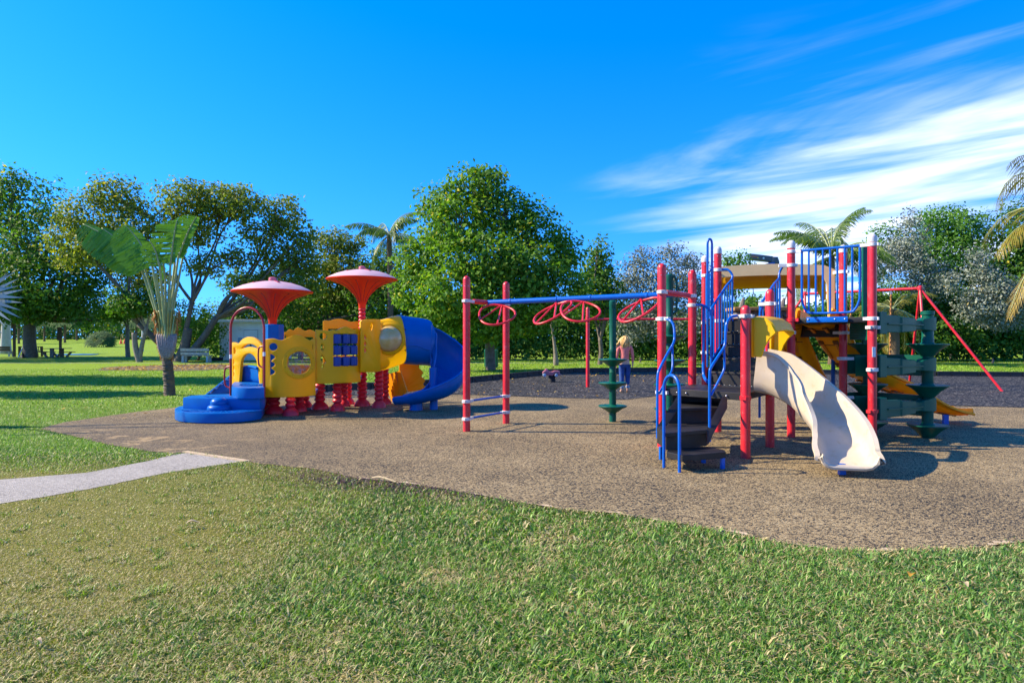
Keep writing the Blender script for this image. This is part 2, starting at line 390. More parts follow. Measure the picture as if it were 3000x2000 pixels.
def rough_edge(poly, amp, step):
    """resample an outline and make it ragged"""
    out = []
    m = len(poly)
    for i in range(m):
        a, b = Vector(poly[i]), Vector(poly[(i + 1) % m]); L = (b - a).length; k = max(1, min(60, int(L / step)))
        for j in range(k):
            p = a.lerp(b, j / k); out.append(p + Vector((random.uniform(-amp, amp), random.uniform(-amp, amp))))
    return out
def fill(name, poly, z, m):
    bm = bmesh.new(); vs = [bm.verts.new((p[0], p[1], z)) for p in poly]
    es = [bm.edges.new((vs[i], vs[(i + 1) % len(vs)])) for i in range(len(vs))]
    bmesh.ops.triangle_fill(bm, edges=es, use_beauty=True)
    for f in bm.faces:
        if f.normal.z < 0: f.normal_flip()
    me = bpy.data.meshes.new(name); bm.to_mesh(me); bm.free()
    return link(name, me, m, smooth=None, kind='structure')
def hillz(x, y):   # the lawn rises gently far off on the left
    t = np.clip((y - 62) / 70, 0, 1); t = t * t * (3 - 2 * t); s = np.clip((-x - 2) / 20, 0, 1)
    return 1.3 * t * s

def lawn_mat():
    m = bpy.data.materials.new('mown_lawn'); m.use_nodes = True; k = NT(m.node_tree)
    out = k.add('ShaderNodeOutputMaterial'); p = k.add('ShaderNodeBsdfPrincipled'); g = k.add('ShaderNodeNewGeometry'); pos = g.outputs['Position']
    sep = k.add('ShaderNodeSeparateXYZ'); k.link(pos, sep.inputs[0]); x, y = sep.outputs[0], sep.outputs[1]
    # dry patch near the left front corner of the lawn
    d = k.math('ADD', k.math('MULTIPLY', x, -1.0), k.math('MULTIPLY', y, -.16))
    dry = k.math('MULTIPLY', k.smooth(k.math('ADD', d, k.math('MULTIPLY', k.noise(1.1, 4, pos), 2.2)), .7, 2.6), k.math('SUBTRACT', 1.0, k.smooth(y, 7.5, 9.0)))
    n1 = k.noise(2.3, 5, pos, .65); n2 = k.noise(30, 5, pos, .75); n3 = k.noise(.35, 3, pos)
    green = k.ramp(n2, [(.3, (.05, .10, .015)), (.52, (.13, .22, .03)), (.72, (.24, .31, .07))])
    tan = k.ramp(n2, [(.3, (.09, .085, .015)), (.5, (.24, .20, .04)), (.72, (.42, .32, .10))])
    col = k.mix(k.math('MULTIPLY', k.smooth(n1, .5, .75), .35), green, tan)
    col = k.mix(k.math('MULTIPLY', dry, .75), col, tan)
    col = k.mix(k.math('MULTIPLY', k.smooth(n3, .45, .7), .3), col, (.16, .2, .045))
    soil_shade = k.math('MULTIPLY', k.math('SUBTRACT', 1.0, k.smooth(y, 8.0, 10.5)), k.math('SUBTRACT', .8, k.math('MULTIPLY', dry, .6)))  # dark soil, also painting the shade between the near blades
    col = k.mix(soil_shade, col, (.045, .045, .014))
    far = k.smooth(y, 10, 24)
    fcol = k.ramp(k.noise(7, 6, pos, .75), [(.3, (.08, .16, .008)), (.5, (.19, .30, .016)), (.7, (.32, .40, .04))])
    col = k.mix(far, col, fcol)
    k.link(col, p.inputs['Base Color']); p.inputs['Roughness'].default_value = .95; p.inputs['Specular IOR Level'].default_value = .15
    b = k.add('ShaderNodeBump'); b.inputs['Strength'].default_value = .9; b.inputs['Distance'].default_value = .03
    k.link(k.noise(30, 5, pos, .7), b.inputs['Height']); k.link(b.outputs[0], p.inputs['Normal']); k.link(p.outputs[0], out.inputs[0]); return m
gx = np.unique(np.r_[np.linspace(-2500, -150, 8), np.linspace(-150, 150, 61), np.linspace(150, 2500, 8)])
gy = np.unique(np.r_[np.linspace(-1500, -20, 5), np.linspace(-20, 200, 45), np.linspace(200, 3000, 8)])
XX, YY = np.meshgrid(gx, gy); ZZ = hillz(XX, YY)
nv = np.stack([XX, YY, ZZ], -1).reshape(-1, 3); nx, ny = len(gx), len(gy)
ii = (np.arange(ny - 1)[:, None] * nx + np.arange(nx - 1)[None]).ravel()
lp = np.stack([ii, ii + 1, ii + nx + 1, ii + nx], 1).ravel()
link('lawn', npmesh('lawn', nv, lp, np.arange(0, len(lp), 4)), lawn_mat(), smooth=180, kind='structure')

def rubber_mat():
    m = bpy.data.materials.new('poured_rubber_granules'); m.use_nodes = True; k = NT(m.node_tree)
    out = k.add('ShaderNodeOutputMaterial'); p = k.add('ShaderNodeBsdfPrincipled'); g = k.add('ShaderNodeNewGeometry'); pos = g.outputs['Position']
    vo = k.add('ShaderNodeTexVoronoi', voronoi_dimensions='2D'); vo.inputs['Scale'].default_value = 84; k.link(pos, vo.inputs['Vector'])
    sep = k.add('ShaderNodeSeparateColor'); k.link(vo.outputs['Color'], sep.inputs[0])
    n1 = k.noise(.55, 5, pos, .6); n2 = k.noise(2.6, 5, pos, .65); n0 = k.noise(34, 3, pos, .6)
    # share of dark granules drifts across the surface
    drift = k.math('ADD', k.math('MULTIPLY', k.math('SUBTRACT', n1, .5), .55), k.math('MULTIPLY', k.math('SUBTRACT', n2, .5), .28))
    v = k.math('ADD', k.math('ADD', k.math('MULTIPLY', sep.outputs[0], .8), k.math('MULTIPLY', n0, .3)), drift)
    col = k.ramp(v, [(.34, (.020, .018, .015)), (.43, (.08, .06, .036)), (.51, (.25, .175, .08)), (.85, (.38, .28, .14)), (1, (.46, .36, .2))])
    st = k.noise(1.3, 4, pos, .6, 1.2)
    col = k.mix(k.math('MULTIPLY', k.smooth(st, .66, .73), .5), col, (.16, .125, .05))          # olive stains
    col = k.mix(k.math('MULTIPLY', k.smooth(k.noise(1.9, 5, pos, .7, .6), .67, .72), .55), col, (.03, .028, .027))   # worn dark scuffs
    mp = k.add('ShaderNodeMapping'); mp.inputs['Location'].default_value = (7.2, -11.6, 0); mp.inputs['Scale'].default_value = (1, 1.25, 1); k.link(pos, mp.inputs[0])
    ln = k.add('ShaderNodeVectorMath', operation='LENGTH'); k.link(mp.outputs[0], ln.inputs[0])
    sand = k.math('MULTIPLY', k.math('SUBTRACT', 1.0, k.smooth(ln.outputs['Value'], 1.0, 4.2)), k.smooth(k.noise(1.7, 6, pos, .72, .8), .53, .62))
    near = k.math('SUBTRACT', 1.0, k.smooth(ln.outputs['Value'], 1.5, 7.0))
    col = k.mix(k.math('MULTIPLY', near, .45), col, (.075, .055, .042))                        # darker worn part by the steps
    col = k.mix(sand, col, (.42, .29, .14))
    k.link(col, p.inputs['Base Color']); p.inputs['Roughness'].default_value = .8; p.inputs['Specular IOR Level'].default_value = .3
    b = k.add('ShaderNodeBump'); b.inputs['Strength'].default_value = .8; b.inputs['Distance'].default_value = .008
    k.link(vo.outputs['Distance'], b.inputs['Height']); k.link(b.outputs[0], p.inputs['Normal']); k.link(p.outputs[0], out.inputs[0]); return m
fill('rubber_surface', rough_edge(rubber, .018, .12), .008, rubber_mat())
def mulch_mat():
    m = bpy.data.materials.new('shredded_black_rubber'); m.use_nodes = True; k = NT(m.node_tree)
    out = k.add('ShaderNodeOutputMaterial'); p = k.add('ShaderNodeBsdfPrincipled'); g = k.add('ShaderNodeNewGeometry'); pos = g.outputs['Position']
    vo = k.add('ShaderNodeTexVoronoi'); vo.inputs['Scale'].default_value = 30; k.link(pos, vo.inputs['Vector'])
    sep = k.add('ShaderNodeSeparateColor'); k.link(vo.outputs['Color'], sep.inputs[0])
    v = k.math('ADD', sep.outputs[0], k.math('MULTIPLY', k.math('SUBTRACT', k.noise(1.5, 4, pos), .5), .3))
    k.link(k.ramp(v, [(.15, (.006, .006, .007)), (.6, (.022, .022, .024)), (.84, (.055, .055, .058)), (.92, (.20, .18, .16)), (1, (.30, .27, .24))]), p.inputs['Base Color'])
    p.inputs['Roughness'].default_value = .75; p.inputs['Specular IOR Level'].default_value = .2
    b = k.add('ShaderNodeBump'); b.inputs['Strength'].default_value = 1; b.inputs['Distance'].default_value = .03
    k.link(sep.outputs[1], b.inputs['Height']); k.link(b.outputs[0], p.inputs['Normal']); k.link(p.outputs[0], out.inputs[0]); return m
M_mulch = mulch_mat()
fill('rubber_mulch_bed', rough_edge(mulch, .03, .25), .016, M_mulch)
def path_mat():
    m = bpy.data.materials.new('grey_gravelly_asphalt'); m.use_nodes = True; k = NT(m.node_tree)
    out = k.add('ShaderNodeOutputMaterial'); p = k.add('ShaderNodeBsdfPrincipled'); g = k.add('ShaderNodeNewGeometry'); pos = g.outputs['Position']
    vo = k.add('ShaderNodeTexVoronoi', voronoi_dimensions='2D'); vo.inputs['Scale'].default_value = 75; k.link(pos, vo.inputs['Vector'])
    sep = k.add('ShaderNodeSeparateColor'); k.link(vo.outputs['Color'], sep.inputs[0])
    v = k.math('ADD', k.math('MULTIPLY', sep.outputs[0], .6), k.math('MULTIPLY', k.noise(1.4, 5, pos, .65), .5))
    k.link(k.ramp(v, [(.2, (.15, .135, .12)), (.5, (.31, .28, .24)), (.9, (.44, .40, .35))]), p.inputs['Base Color'])
    p.inputs['Roughness'].default_value = .9
    b = k.add('ShaderNodeBump'); b.inputs['Strength'].default_value = .7; b.inputs['Distance'].default_value = .008
    k.link(vo.outputs['Distance'], b.inputs['Height']); k.link(b.outputs[0], p.inputs['Normal']); k.link(p.outputs[0], out.inputs[0]); return m
M_path = path_mat()
fill('path', rough_edge(path, .014, .12), .004, M_path)
M_sand = mat('pale_sand', (.48, .36, .23), .95, .25, 7, .4, 60)
e0, e1 = G(540, 1324), G(722, 1352); dv = (e1 - e0).normalized(); nn = Vector((-dv.y, dv.x, 0))
MB().prism([e0 - nn * .03 + Vector((0, 0, .003)), e1 - nn * .03 + Vector((0, 0, .003)), e1 + nn * .05 + Vector((0, 0, .003)), e0 + nn * .05 + Vector((0, 0, .003))], (0, 0, .012)).build('path_edging', M_sand, kind='structure')
fill('far_path', [(-60, 42.2), (-4, 41.9), (60, 42.4), (60, 42.75), (-4, 42.25), (-60, 42.55)], .006, M_path)
fill('shed_path', [tuple(W(x, 0, Y).xy) for x, Y in ((630, 44.5), (800, 44.5), (800, 43.2), (650, 43.2))], .010, M_sand)
wl_ = [Vector(p) for p in rubber[1:16]]; band = []
for a, c in zip(wl_, wl_[1:]):
    for j in range(10): band.append(a.lerp(c, j / 10))
inner = []
for i, p in enumerate(band):
    d = (band[min(i + 1, len(band) - 1)] - band[max(i - 1, 0)]).normalized(); nq = Vector((d.y, -d.x)); nq = nq if nq.y > 0 else -nq
    inner.append(p + nq * max(.001, -.01 + .07 * math.sin(i * .37) * math.sin(i * .11 + 1) + random.uniform(-.03, .03)))
fill('worn_sandy_edge', band + inner[::-1], .0115, M_sand)
M_litterbed = mat('leaf_litter_soil', (.10, .06, .035), .95, .6, 8, .8, 20, fade=((.20, .13, .08), .6))
lit = [(G(535, 1076) + Vector((3.9 * math.cos(a) * random.uniform(.8, 1.15), 4.2 * math.sin(a) * random.uniform(.8, 1.15), 0))).xy for a in np.linspace(0, 2 * math.pi, 40)[:-1]]
fill('leaf_litter_bed', lit, .012, M_litterbed)

# ------------------------------------------------------------------ grass blades (uncountable)
def edge_dist(x, y):
    d = np.full(len(x), 9.0); P = np.array([tuple(p) for p in rubber[:26]])
    for a, b in zip(P, P[1:]):
        t = np.clip(((x - a[0]) * (b[0] - a[0]) + (y - a[1]) * (b[1] - a[1])) / ((b - a) ** 2).sum(), 0, 1)
        d = np.minimum(d, np.hypot(x - a[0] - t * (b[0] - a[0]), y - a[1] - t * (b[1] - a[1])))
    return d
def blades(name, N, ylo, yhi, xs, length, width, seg, dens_pow=1.0, purple=False, clip=None):
    y = ylo + (yhi - ylo) * rng.random(N) ** dens_pow
    x = np.where(True, xs[0](y) + (xs[1](y) - xs[0](y)) * rng.random(N), 0)
    jit = rng.normal(0, .05, (N, 2)) * (rng.random((N, 1)) ** 2 + .25); keep = ~inpoly(x + jit[:, 0], y + jit[:, 1], rubber) & ~inpoly(x + jit[:, 0], y + jit[:, 1], path) & ~inpoly(x, y, mulch)
    if clip is not None: keep &= clip(x, y)
    x, y = x[keep], y[keep]; N = len(x)
    nz = lambda a, b, s: np.sin(x * a * s + 1.3 * np.sin(y * b * s)) * np.cos(y * a * s + 1.7 * np.sin(x * b * s + 2))
    lump = .5 + .25 * nz(1.1, 1.7, 1) + .25 * nz(2.3, 3.1, 1.6)
    clump = .5 + .5 * nz(3.7, 5.3, 1.9) * nz(2.1, 4.1, 3.1)
    big = .5 + .5 * np.sin(x * .9 + 2 * np.sin(y * .7 + 1)) * np.cos(y * 1.1 - 1.3 * np.sin(x * .8))
    edge = np.clip(1 - edge_dist(x, y) / .16, 0, 1) if yhi < 10 else np.zeros(N)
    dry = np.clip((-x - .16 * y - .15 + 2.6 * (lump - .5) + 1.1 * (big - .5)) / 2.4, 0, 1) * np.clip((9.0 - y) / 1.4, 0, 1)
    patch = (clump > .62) & (rng.random(N) < .75); dry = np.where(patch, dry * .35, dry)
    bare = np.maximum(np.clip((lump - .60) * 3.2, 0, 1) * (y < 9) * (x > -1), edge * .9)
    straw = rng.random(N) < (.19 + .25 * dry * (.4 + big) + .45 * bare)
    hgt = length * (.55 + .7 * rng.random(N)) * (1 - .62 * dry) * (1 - .35 * bare) * (.8 + .5 * lump); hgt = np.where(straw, hgt * .95, hgt)
    wd = width * (.6 + .8 * rng.random(N)) * (1 - .45 * dry)
    az = rng.random(N) * 2 * np.pi; tilt = np.where(straw, .75 + .65 * rng.random(N), .15 + 1.05 * rng.random(N))
    if yhi < 10: zlift = np.where(straw, rng.random(N) * .022 * (1 - .5 * dry), 0)
    else: zlift = 0
    d = np.c_[np.cos(az), np.sin(az)]; pz = hillz(x, y)
    base = np.c_[x, y, pz - .004 + zlift]
    side = np.c_[-np.sin(az), np.cos(az), np.zeros(N)] * wd[:, None] / 2
    up = np.c_[d * np.sin(tilt)[:, None], np.cos(tilt)]
    tip_up = np.c_[d * np.sin(np.minimum(tilt + .6, 1.52))[:, None], np.cos(np.minimum(tilt + .6, 1.52))]
    mid = base + up * (hgt * .55)[:, None]; tip = mid + tip_up * (hgt * .5)[:, None]
    g0, g1, g2 = np.array((.045, .13, .006)), np.array((.13, .28, .016)), np.array((.30, .43, .06))
    t = rng.random(N)[:, None]; col = np.where(t < .6, g0 + (g1 - g0) * t / .6, g1 + (g2 - g1) * (t - .6) / .4)
    col = col * (.62 + .75 * rng.random((N, 1))) * (.8 + .4 * lump[:, None])
    cool = np.clip((x - .3) / 3.0, 0, 1)[:, None] * (y < 9)[:, None]
    col = col * (1 + cool * np.array((.0, .05, 1.2)))
    fresh = ((y > 8.8) | ((x < -4) & (y > 7.6)))[:, None]
    col = np.where(fresh, col * np.array((1.15, 1.18, .9)), col)
    drycol = np.array((.27, .26, .025)) * (.6 + .7 * big[:, None]) + rng.random((N, 1)) * np.array((.14, .05, .02))
    col = col + (drycol - col) * (dry * .5)[:, None]
    sc = np.array((.46, .36, .13)) + rng.random((N, 1)) * np.array((.28, .26, .18)); sc = sc * (.55 + .6 * rng.random((N, 1))); col = np.where(straw[:, None], sc, col)
    if purple:
        pm = 1.1 * np.exp(-(((x + 1.75) / 1.15) ** 2 + ((y - 7.45 + .34 * (x + 1.75)) / .38) ** 2)) * (clump + .3) + .35 * np.exp(-(((x - .2) / 1.3) ** 2 + ((y - 6.9) / .5) ** 2))
        pp = (rng.random(N) < pm * 1.1)[:, None]; col = np.where(pp, np.array((.11, .055, .065)) * (.4 + rng.random((N, 1)) * 1.2), col)
    if seg == 2:
        v = np.stack([base - side, base + side, mid + side * .8, mid - side * .8, tip], 1).reshape(-1, 3); o = np.arange(N)[:, None] * 5
        lp = np.concatenate([o + 0, o + 1, o + 2, o + 3, o + 3, o + 2, o + 4], 1).ravel(); st = (np.arange(N)[:, None] * 7 + np.array([[0, 4]])).ravel()
        col = np.repeat(col, 2, 0)
    else:
        v = np.stack([base - side, base + side, tip], 1).reshape(-1, 3); lp = np.arange(3 * N); st = np.arange(0, 3 * N, 3)
    me = npmesh(name, v, lp, st, col, 'blade'); return link(name, me, M_blade, smooth=None, kind='stuff')
wl = lambda y: -.83 * y - .4
wr = lambda y: .83 * y + .4
b = blades('lawn_grass', 260000, 2.55, 5.0, (wl, wr), .058, .0068, 2, 1.15)
tag(b, 'green and straw coloured grass blades closest to the camera', 'grass')
b = blades('lawn_grass', 190000, 5.0, 9.2, (wl, wr), .055, .0085, 2, 1.0, True)
tag(b, 'grass blades along the near edge of the rubber surface', 'grass')
b = blades('lawn_grass', 120000, 7.4, 15, (lambda y: -.83 * y - .4, lambda y: -2.6 + 0 * y), .042, .011, 1)
tag(b, 'bright mown grass between the path and the blue steps', 'grass')
b = blades('lawn_grass', 110000, 15, 34, (lambda y: -.83 * y - .4, lambda y: .05 * y), .05, .022, 1)
tag(b, 'sunlit lawn blades around the paddle leaved palm', 'grass')
b = blades('lawn_grass', 60000, 22, 50, (lambda y: -.25 * y, lambda y: .85 * y), .085, .045, 1)
tag(b, 'mown grass strip between the black border and the hedge', 'grass')
b = blades('lawn_grass', 36000, 2.7, 9.0, (wl, wr), .085, .013, 2, 1.2, clip=lambda x, y: (np.sin(x * 2.1 + y) * np.cos(y * 2.7 - x) + .3 * np.sin(x * 5) > .12) & (x + .25 * y > -.5))
tag(b, 'taller coarse grass tufts in the near lawn', 'grass')

def scatter_leaves(name, N, region, size, label, cat='fallen leaves'):
    P = np.array([region() for _ in range(N)]); az = rng.random(N) * 6.28; s = size * (.6 + .8 * rng.random(N))
    d = np.c_[np.cos(az), np.sin(az), rng.normal(0, .25, N)] * s[:, None]; e = np.c_[-np.sin(az), np.cos(az), rng.normal(0, .3, N)] * s[:, None] * .38
    P = np.c_[P, np.full(N, .035)]
    o = link(name, quads(name, P - d, P - e, P + d, P + e, rng.random(N)), L_litter, smooth=None, kind='stuff'); return tag(o, label, cat)
scatter_leaves('fallen_leaves', 170, lambda: G(random.uniform(0, 1000), 1080 + 150 * random.random() ** 1.2).xy, .05, 'yellow fallen leaves scattered on the left lawn')
scatter_leaves('fallen_leaves', 240, lambda: G(random.uniform(1330, 2050), random.uniform(1095, 1165)).xy, .04, 'yellow fallen leaves on the black rubber mulch')
scatter_leaves('leaf_litter', 700, lambda: (lambda a, r: (G(535, 1076).x + 3.7 * r * math.cos(a), G(535, 1076).y + 4 * r * math.sin(a)))(random.random() * 6.28, random.random() ** .5), .09, 'brown leaf litter round the multi trunk tree')
scatter_leaves('fallen_leaves', 150, lambda: G(random.uniform(1720, 2060), random.uniform(1094, 1103)).xy, .07, 'tan leaves drifted against the black border')

# ------------------------------------------------------------------ black border of the mulch bed: each timber a part
bt = thing('mulch_border', 'black plastic border timbers edging the dark mulch bed', 'border', (*mulch[0], 0))
ln = [Vector((*p, 0)) for p in mulch[:10]]
acc = []
for a, c in zip(ln, ln[1:]):
    L = (c - a).length; k = max(1, round(L / 1.45))
    for i in range(k): acc.append((a.lerp(c, i / k), a.lerp(c, (i + 1) / k)))
for a, c in acc:
    d = (c - a).normalized(); q = Vector((d.y, -d.x, 0)); a2, c2 = a + d * .02, c - d * .02
    mb = MB().beam(a2 + Vector((0, 0, .10)), c2 + Vector((0, 0, .10)), .10, .235)
    mb.beam(a2 + d * .1 + q * .06 + Vector((0, 0, .19)), c2 - d * .1 + q * .06 + Vector((0, 0, .19)), .03, .05)
    mb.beam(a2 + d * .1 + q * .06 + Vector((0, 0, .05)), c2 - d * .1 + q * .06 + Vector((0, 0, .05)), .03, .09)
    for t in (.02, .35, .68, .98): p = a2.lerp(c2, t); mb.box(p + q * .06 + Vector((0, 0, .11)), (.06, .03, .2), math.atan2(d.y, d.x))
    mb.build('border_timber', M_border, bt)
# ------------------------------------------------------------------ the big play structure (one thing)
ps = thing('play_structure', 'large red post play structure with stairs, tan slide, blue rails and overhead loop ladder', 'play structure', (4.0, 10.2, 0))
def Z(y, Y): return H - (y - HY) / F * Y
PR = .0635
POSTS = {}
def post(key, X, Y, top, cap=None):
    prof = [(PR, -.05), (PR, top - .05)]
    dome = [(PR * math.cos(a), top - .05 + PR * 1.15 * math.sin(a)) for a in [i * math.pi / 14 for i in range(8)]]
    if cap is None:
        o = MB().lathe((X, Y, 0), prof[:1] + dome, 20).build('post', M_red, ps)
    else:
        o = MB().lathe((X, Y, 0), prof, 20).build('post', M_red, ps)
        MB().lathe((X, Y, 0), [(PR + .004, top - .11)] + [((PR + .004) * math.cos(a), top - .05 + (PR + .004) * 1.1 * math.sin(a)) for a in [i * math.pi / 14 for i in range(8)]], 20).build('post_cap', M_capw, o)
    POSTS[key] = (Vector((X, Y, 0)), o)
    # small bolts near the cap
    b = MB()
    for a in (-1.9, -.9): b.lathe((X, Y, top - .14), [(.01, .0), (.008, .008), (.001, .01)], 8, axis=(math.cos(a), math.sin(a), 0)) if False else b.dome(Vector((X + PR * math.cos(a), Y + PR * math.sin(a), top - .16)), .008, 1, 8)
    b.build('bolt', M_steel, o)
def clamp(key, z, ang, m=None, lug=.11, h=.058):
    P, o = POSTS[key]; c = P + Vector((0, 0, z)); mb = MB()
    mb.lathe(c, [(PR + .002, -h / 2), (PR + .011, -h / 2 + .004), (PR + .011, h / 2 - .004), (PR + .002, h / 2)], 20)
    d = Vector((math.cos(ang), math.sin(ang), 0))
    mb.box(c + d * (PR + lug / 2 - .01), (lug, .06, h * .86), ang)
    mb.box(c - d * (PR + .014), (.03, .07, h * .8), ang)
    return mb.build('clamp', m or M_clamp, o)
def dirang(a, b): d = POSTS[b][0] - POSTS[a][0]; return math.atan2(d.y, d.x)
for key, X, Y, top, cap in (('1', -.791, 11.30, 2.69, None), ('2', -.111, 12.34, 2.68, None), ('3', 2.236, 9.68, 2.72, None), ('4', 2.946, 10.6, 2.72, None),
                            ('6', 3.158, 8.77, 2.05, None), ('7', 3.85, 9.68, 2.335, None), ('5', 3.573, 11.26, 3.2, 1), ('8', 4.58, 10.64, 3.21, 1),
                            ('9', 5.46, 9.83, 3.19, 1), ('10', 5.667, 11.1, 3.2, 1), ('11', 3.72, 12.5, 3.2, 1), ('12', 5.1, 11.85, 3.2, 1)):
    post(key, X, Y, top, cap)
PP = lambda k, z=0: POSTS[k][0] + Vector((0, 0, z))
# overhead loop ladder
a12, a34 = dirang('1', '2'), dirang('3', '4')
for z in (.225, .53):
    clamp('1', z, a12); clamp('2', z, a12 + math.pi)
    d = (PP('2') - PP('1')).normalized(); MB().tube([PP('1', z) + d * .12, PP('2', z) - d * .12], .02, 10).build('rung', M_blue, ps)
clamp('1', 2.275, a12, lug=.2); clamp('2', 2.275, a12 + math.pi); clamp('3', 2.315, a34, lug=.15); clamp('4', 2.315, a34 + math.pi, lug=.15)
d = (PP('2') - PP('1')).normalized(); MB().tube([PP('1', 2.275) + d * .2, PP('2', 2.275) - d * .1], .043, 12).build('cross_bar', M_red, ps)
d = (PP('4') - PP('3')).normalized(); MB().tube([PP('3', 2.315) + d * .15, PP('4', 2.315) - d * .15], .043, 12).build('cross_bar', M_red, ps)
B0 = (PP('1') + PP('2')) / 2 + Vector((0, 0, 2.275)); B1 = (PP('3') + PP('4')) / 2 + Vector((0, 0, 2.315)); bd = (B1 - B0).normalized()
bm_ = MB().tube([B0 + bd * .02, B1 - bd * .02], .047, 14).build('overhead_beam', M_blue, ps)
cl = MB()
for t in (.14, .4, .58, .86): cl.lathe(B0.lerp(B1, t), [(.049, -.02), (.055, -.015), (.055, .015), (.049, .02)], 14, axis=bd)
cl.build('beam_joint', M_blue, bm_)
pd = Vector((bd.y, -bd.x, 0)).normalized()          # horizontal, towards the camera side
for t, al, be in ((.09, -14, 30), (.40, 15, 30), (.545, -15, 28), (.83, 16, 30)):
    top = B0.lerp(B1, t) - Vector((0, 0, .05))
    ax = (bd * math.cos(R(al)) + Vector((0, 0, 1)) * math.sin(R(al))).normalized(); ay = (pd * math.cos(R(be)) - Vector((0, 0, 1)) * math.sin(R(be))).normalized()
    cen = top + ay * .34 - Vector((0, 0, .015)) + bd * .05
    shape = lambda a: .335 * (1 + .055 * math.cos(3 * a + 1.57))
    pts = [cen + (ax * math.cos(a) + ay * math.sin(a)) * shape(a) for a in [2 * math.pi * i / 36 for i in range(36)]]
    o = MB().tube(pts, .019, 10, closed=True).build('hanging_loop', M_red, ps)
    sp = MB()
    for a in (60, 125): sp.tube([top, cen + (ax * math.cos(R(a)) + ay * math.sin(R(a))) * .33], .016, 8)
    sp.tube([top + bd * .0 + Vector((0, 0, .03)), top - Vector((0, 0, .03))], .022, 8)
    sp.build('loop_strut', M_red, o)

# ---- landing and lower steps
zl = .88
land = [PP(k) for k in ('3', '4', '7', '6')]; cen = sum(land, Vector()) / 4
lp = [cen + (p - cen) * .955 for p in land]
MB().prism([p + Vector((0, 0, zl - .10)) for p in lp], (0, 0, .10)).bev(.006, 1).build('landing_deck', M_black, ps, 25)
for a, c in (('3', '6'), ('6', '7'), ('7', '4'), ('4', '3')): clamp(a, zl - .06, dirang(a, c), M_red if a != '3' else None, .05)
bo = MB()
for t in (.18, .3, .62, .8): p = lp[0].lerp(lp[3], t) + Vector((-.01, -.012, zl - .05)); bo.dome(p, .016, 1, 8)
bo.build('bolt', M_steel, ps)
def step(pts, z, th, name='stair_tread'):
    P = [G(x, y, z) for x, y in pts]
    return MB().prism([p - Vector((0, 0, th)) for p in P], (0, 0, th)).bev(.005, 1).build(name, M_black, ps, 25)
s1 = step([(1953, 1323), (1999.5, 1334), (2127, 1323), (2122, 1317), (2075, 1308), (1958, 1311)], .22, .075)
s2 = step([(1924, 1251), (1951, 1269), (2071, 1258), (2079, 1249), (2072, 1236), (1936, 1238)], .44, .05)
s3 = step([(1957, 1196), (2103, 1193), (2112, 1176), (1978, 1176)], .66, .04)
def riser(pts, z0, z1, zref):
    P = [G(x, y, zref) for x, y in pts]; mb = MB()
    mb.loft([[Vector((p.x, p.y, z0)) for p in P], [Vector((p.x, p.y, z1)) for p in P]], cap=False, closed=False)
    mb.loft([[Vector((p.x, p.y + .02, z0)) for p in P], [Vector((p.x, p.y + .02, z1)) for p in P]], cap=False, closed=False)
    return mb.build('stair_riser', M_black, ps, 20)
riser([(1926, 1249), (1952, 1266.5), (2070, 1256), (2077, 1249)], .22, .42, .44)
riser([(1960, 1194), (2102, 1191.5)], .43, .64, .66)
riser([(1972, 1177), (2112, 1177)], .65, .80, .66)
# inset panel and bolts on the second step
b = MB()
for x, y in ((1982, 1275), (2036, 1270)): b.dome(W(x, y, 8.43), .014, 1, 10)
for x, y in ((2038, 1337), (2093, 1332)): b.dome(W(x, y, 8.0), .012, 1, 10)
b.build('bolt', M_steel, ps)
# sloping stringers
for px, Yd in ((((2127, 1166), (2126, 1196), (2085, 1272), (2072, 1300), (2072, 1250), (2103, 1193), (2116, 1160)), 8.85), (((1984, 1160), (1962, 1195), (1927, 1247), (1948, 1248), (1985, 1195), (1990, 1160)), 9.0)):
    P = [W(x, y, Yd - (y - 1166) * .0042) for x, y in px]
    MB().prism(P, (.022, .01, 0)).build('stringer', M_black, ps)
for x, y in ((2117, 1374), (2061, 1357), (1937, 1347)):
    p = G(x, y); MB().box(p + Vector((0, 0, .085)), (.05, .04, .19), .3).bev(.006).build('step_foot', M_blue, ps)
# lower handrails
def rail(pts, r=.019, name='handrail', k=5, m=None): return MB().tube(crom([W(*p) for p in pts], k), r, 10).build(name, m or M_blue, ps)
clamp('3', 1.915, -1.0, lug=.1); clamp('6', 1.925, 2.6, lug=.13); clamp('6', 1.925, .9 - .2, lug=.13); clamp('4', 2.165, -.3); clamp('7', 2.14, 2.4); clamp('4', zl + 1.0 - .05, 0, M_red, .05) if False else None
o = rail([(1950, 934, 9.6), (1964, 939, 9.5), (1973, 952, 9.45), (1976, 975, 9.4), (1974, 1002, 9.35), (1957, 1033, 9.15), (1935, 1076, 8.95), (1927, 1102, 8.9), (1926, 1180, 8.85), (1926, 1283, 8.85)])
MB().tube(crom([W(*p) for p in ((1969, 1012, 9.27), (1970.5, 1040, 9.2), (1968.5, 1084, 9.1), (1950, 1118, 8.95), (1931, 1153, 8.88))], 5), .016, 10).build('lower_rail', M_blue, o)
o = rail([(2160, 925, 8.78), (2142, 929, 8.75), (2130, 945, 8.7), (2126, 975, 8.68), (2123, 1012, 8.65), (2106, 1040, 8.6), (2084, 1075, 8.52), (2079.5, 1095, 8.5), (2079, 1180, 8.5), (2079, 1293, 8.5)])
MB().tube(crom([W(*p) for p in ((2121, 1022, 8.64), (2122.5, 1050, 8.62), (2121, 1082, 8.6), (2104, 1118, 8.55), (2083, 1158, 8.5))], 5), .016, 10).build('lower_rail', M_blue, o)
h0, h1 = G(1945, 1371), G(1990.6, 1385); d = (h1 - h0); rr = d.length / 2; c = (h0 + h1) / 2; d.normalize()
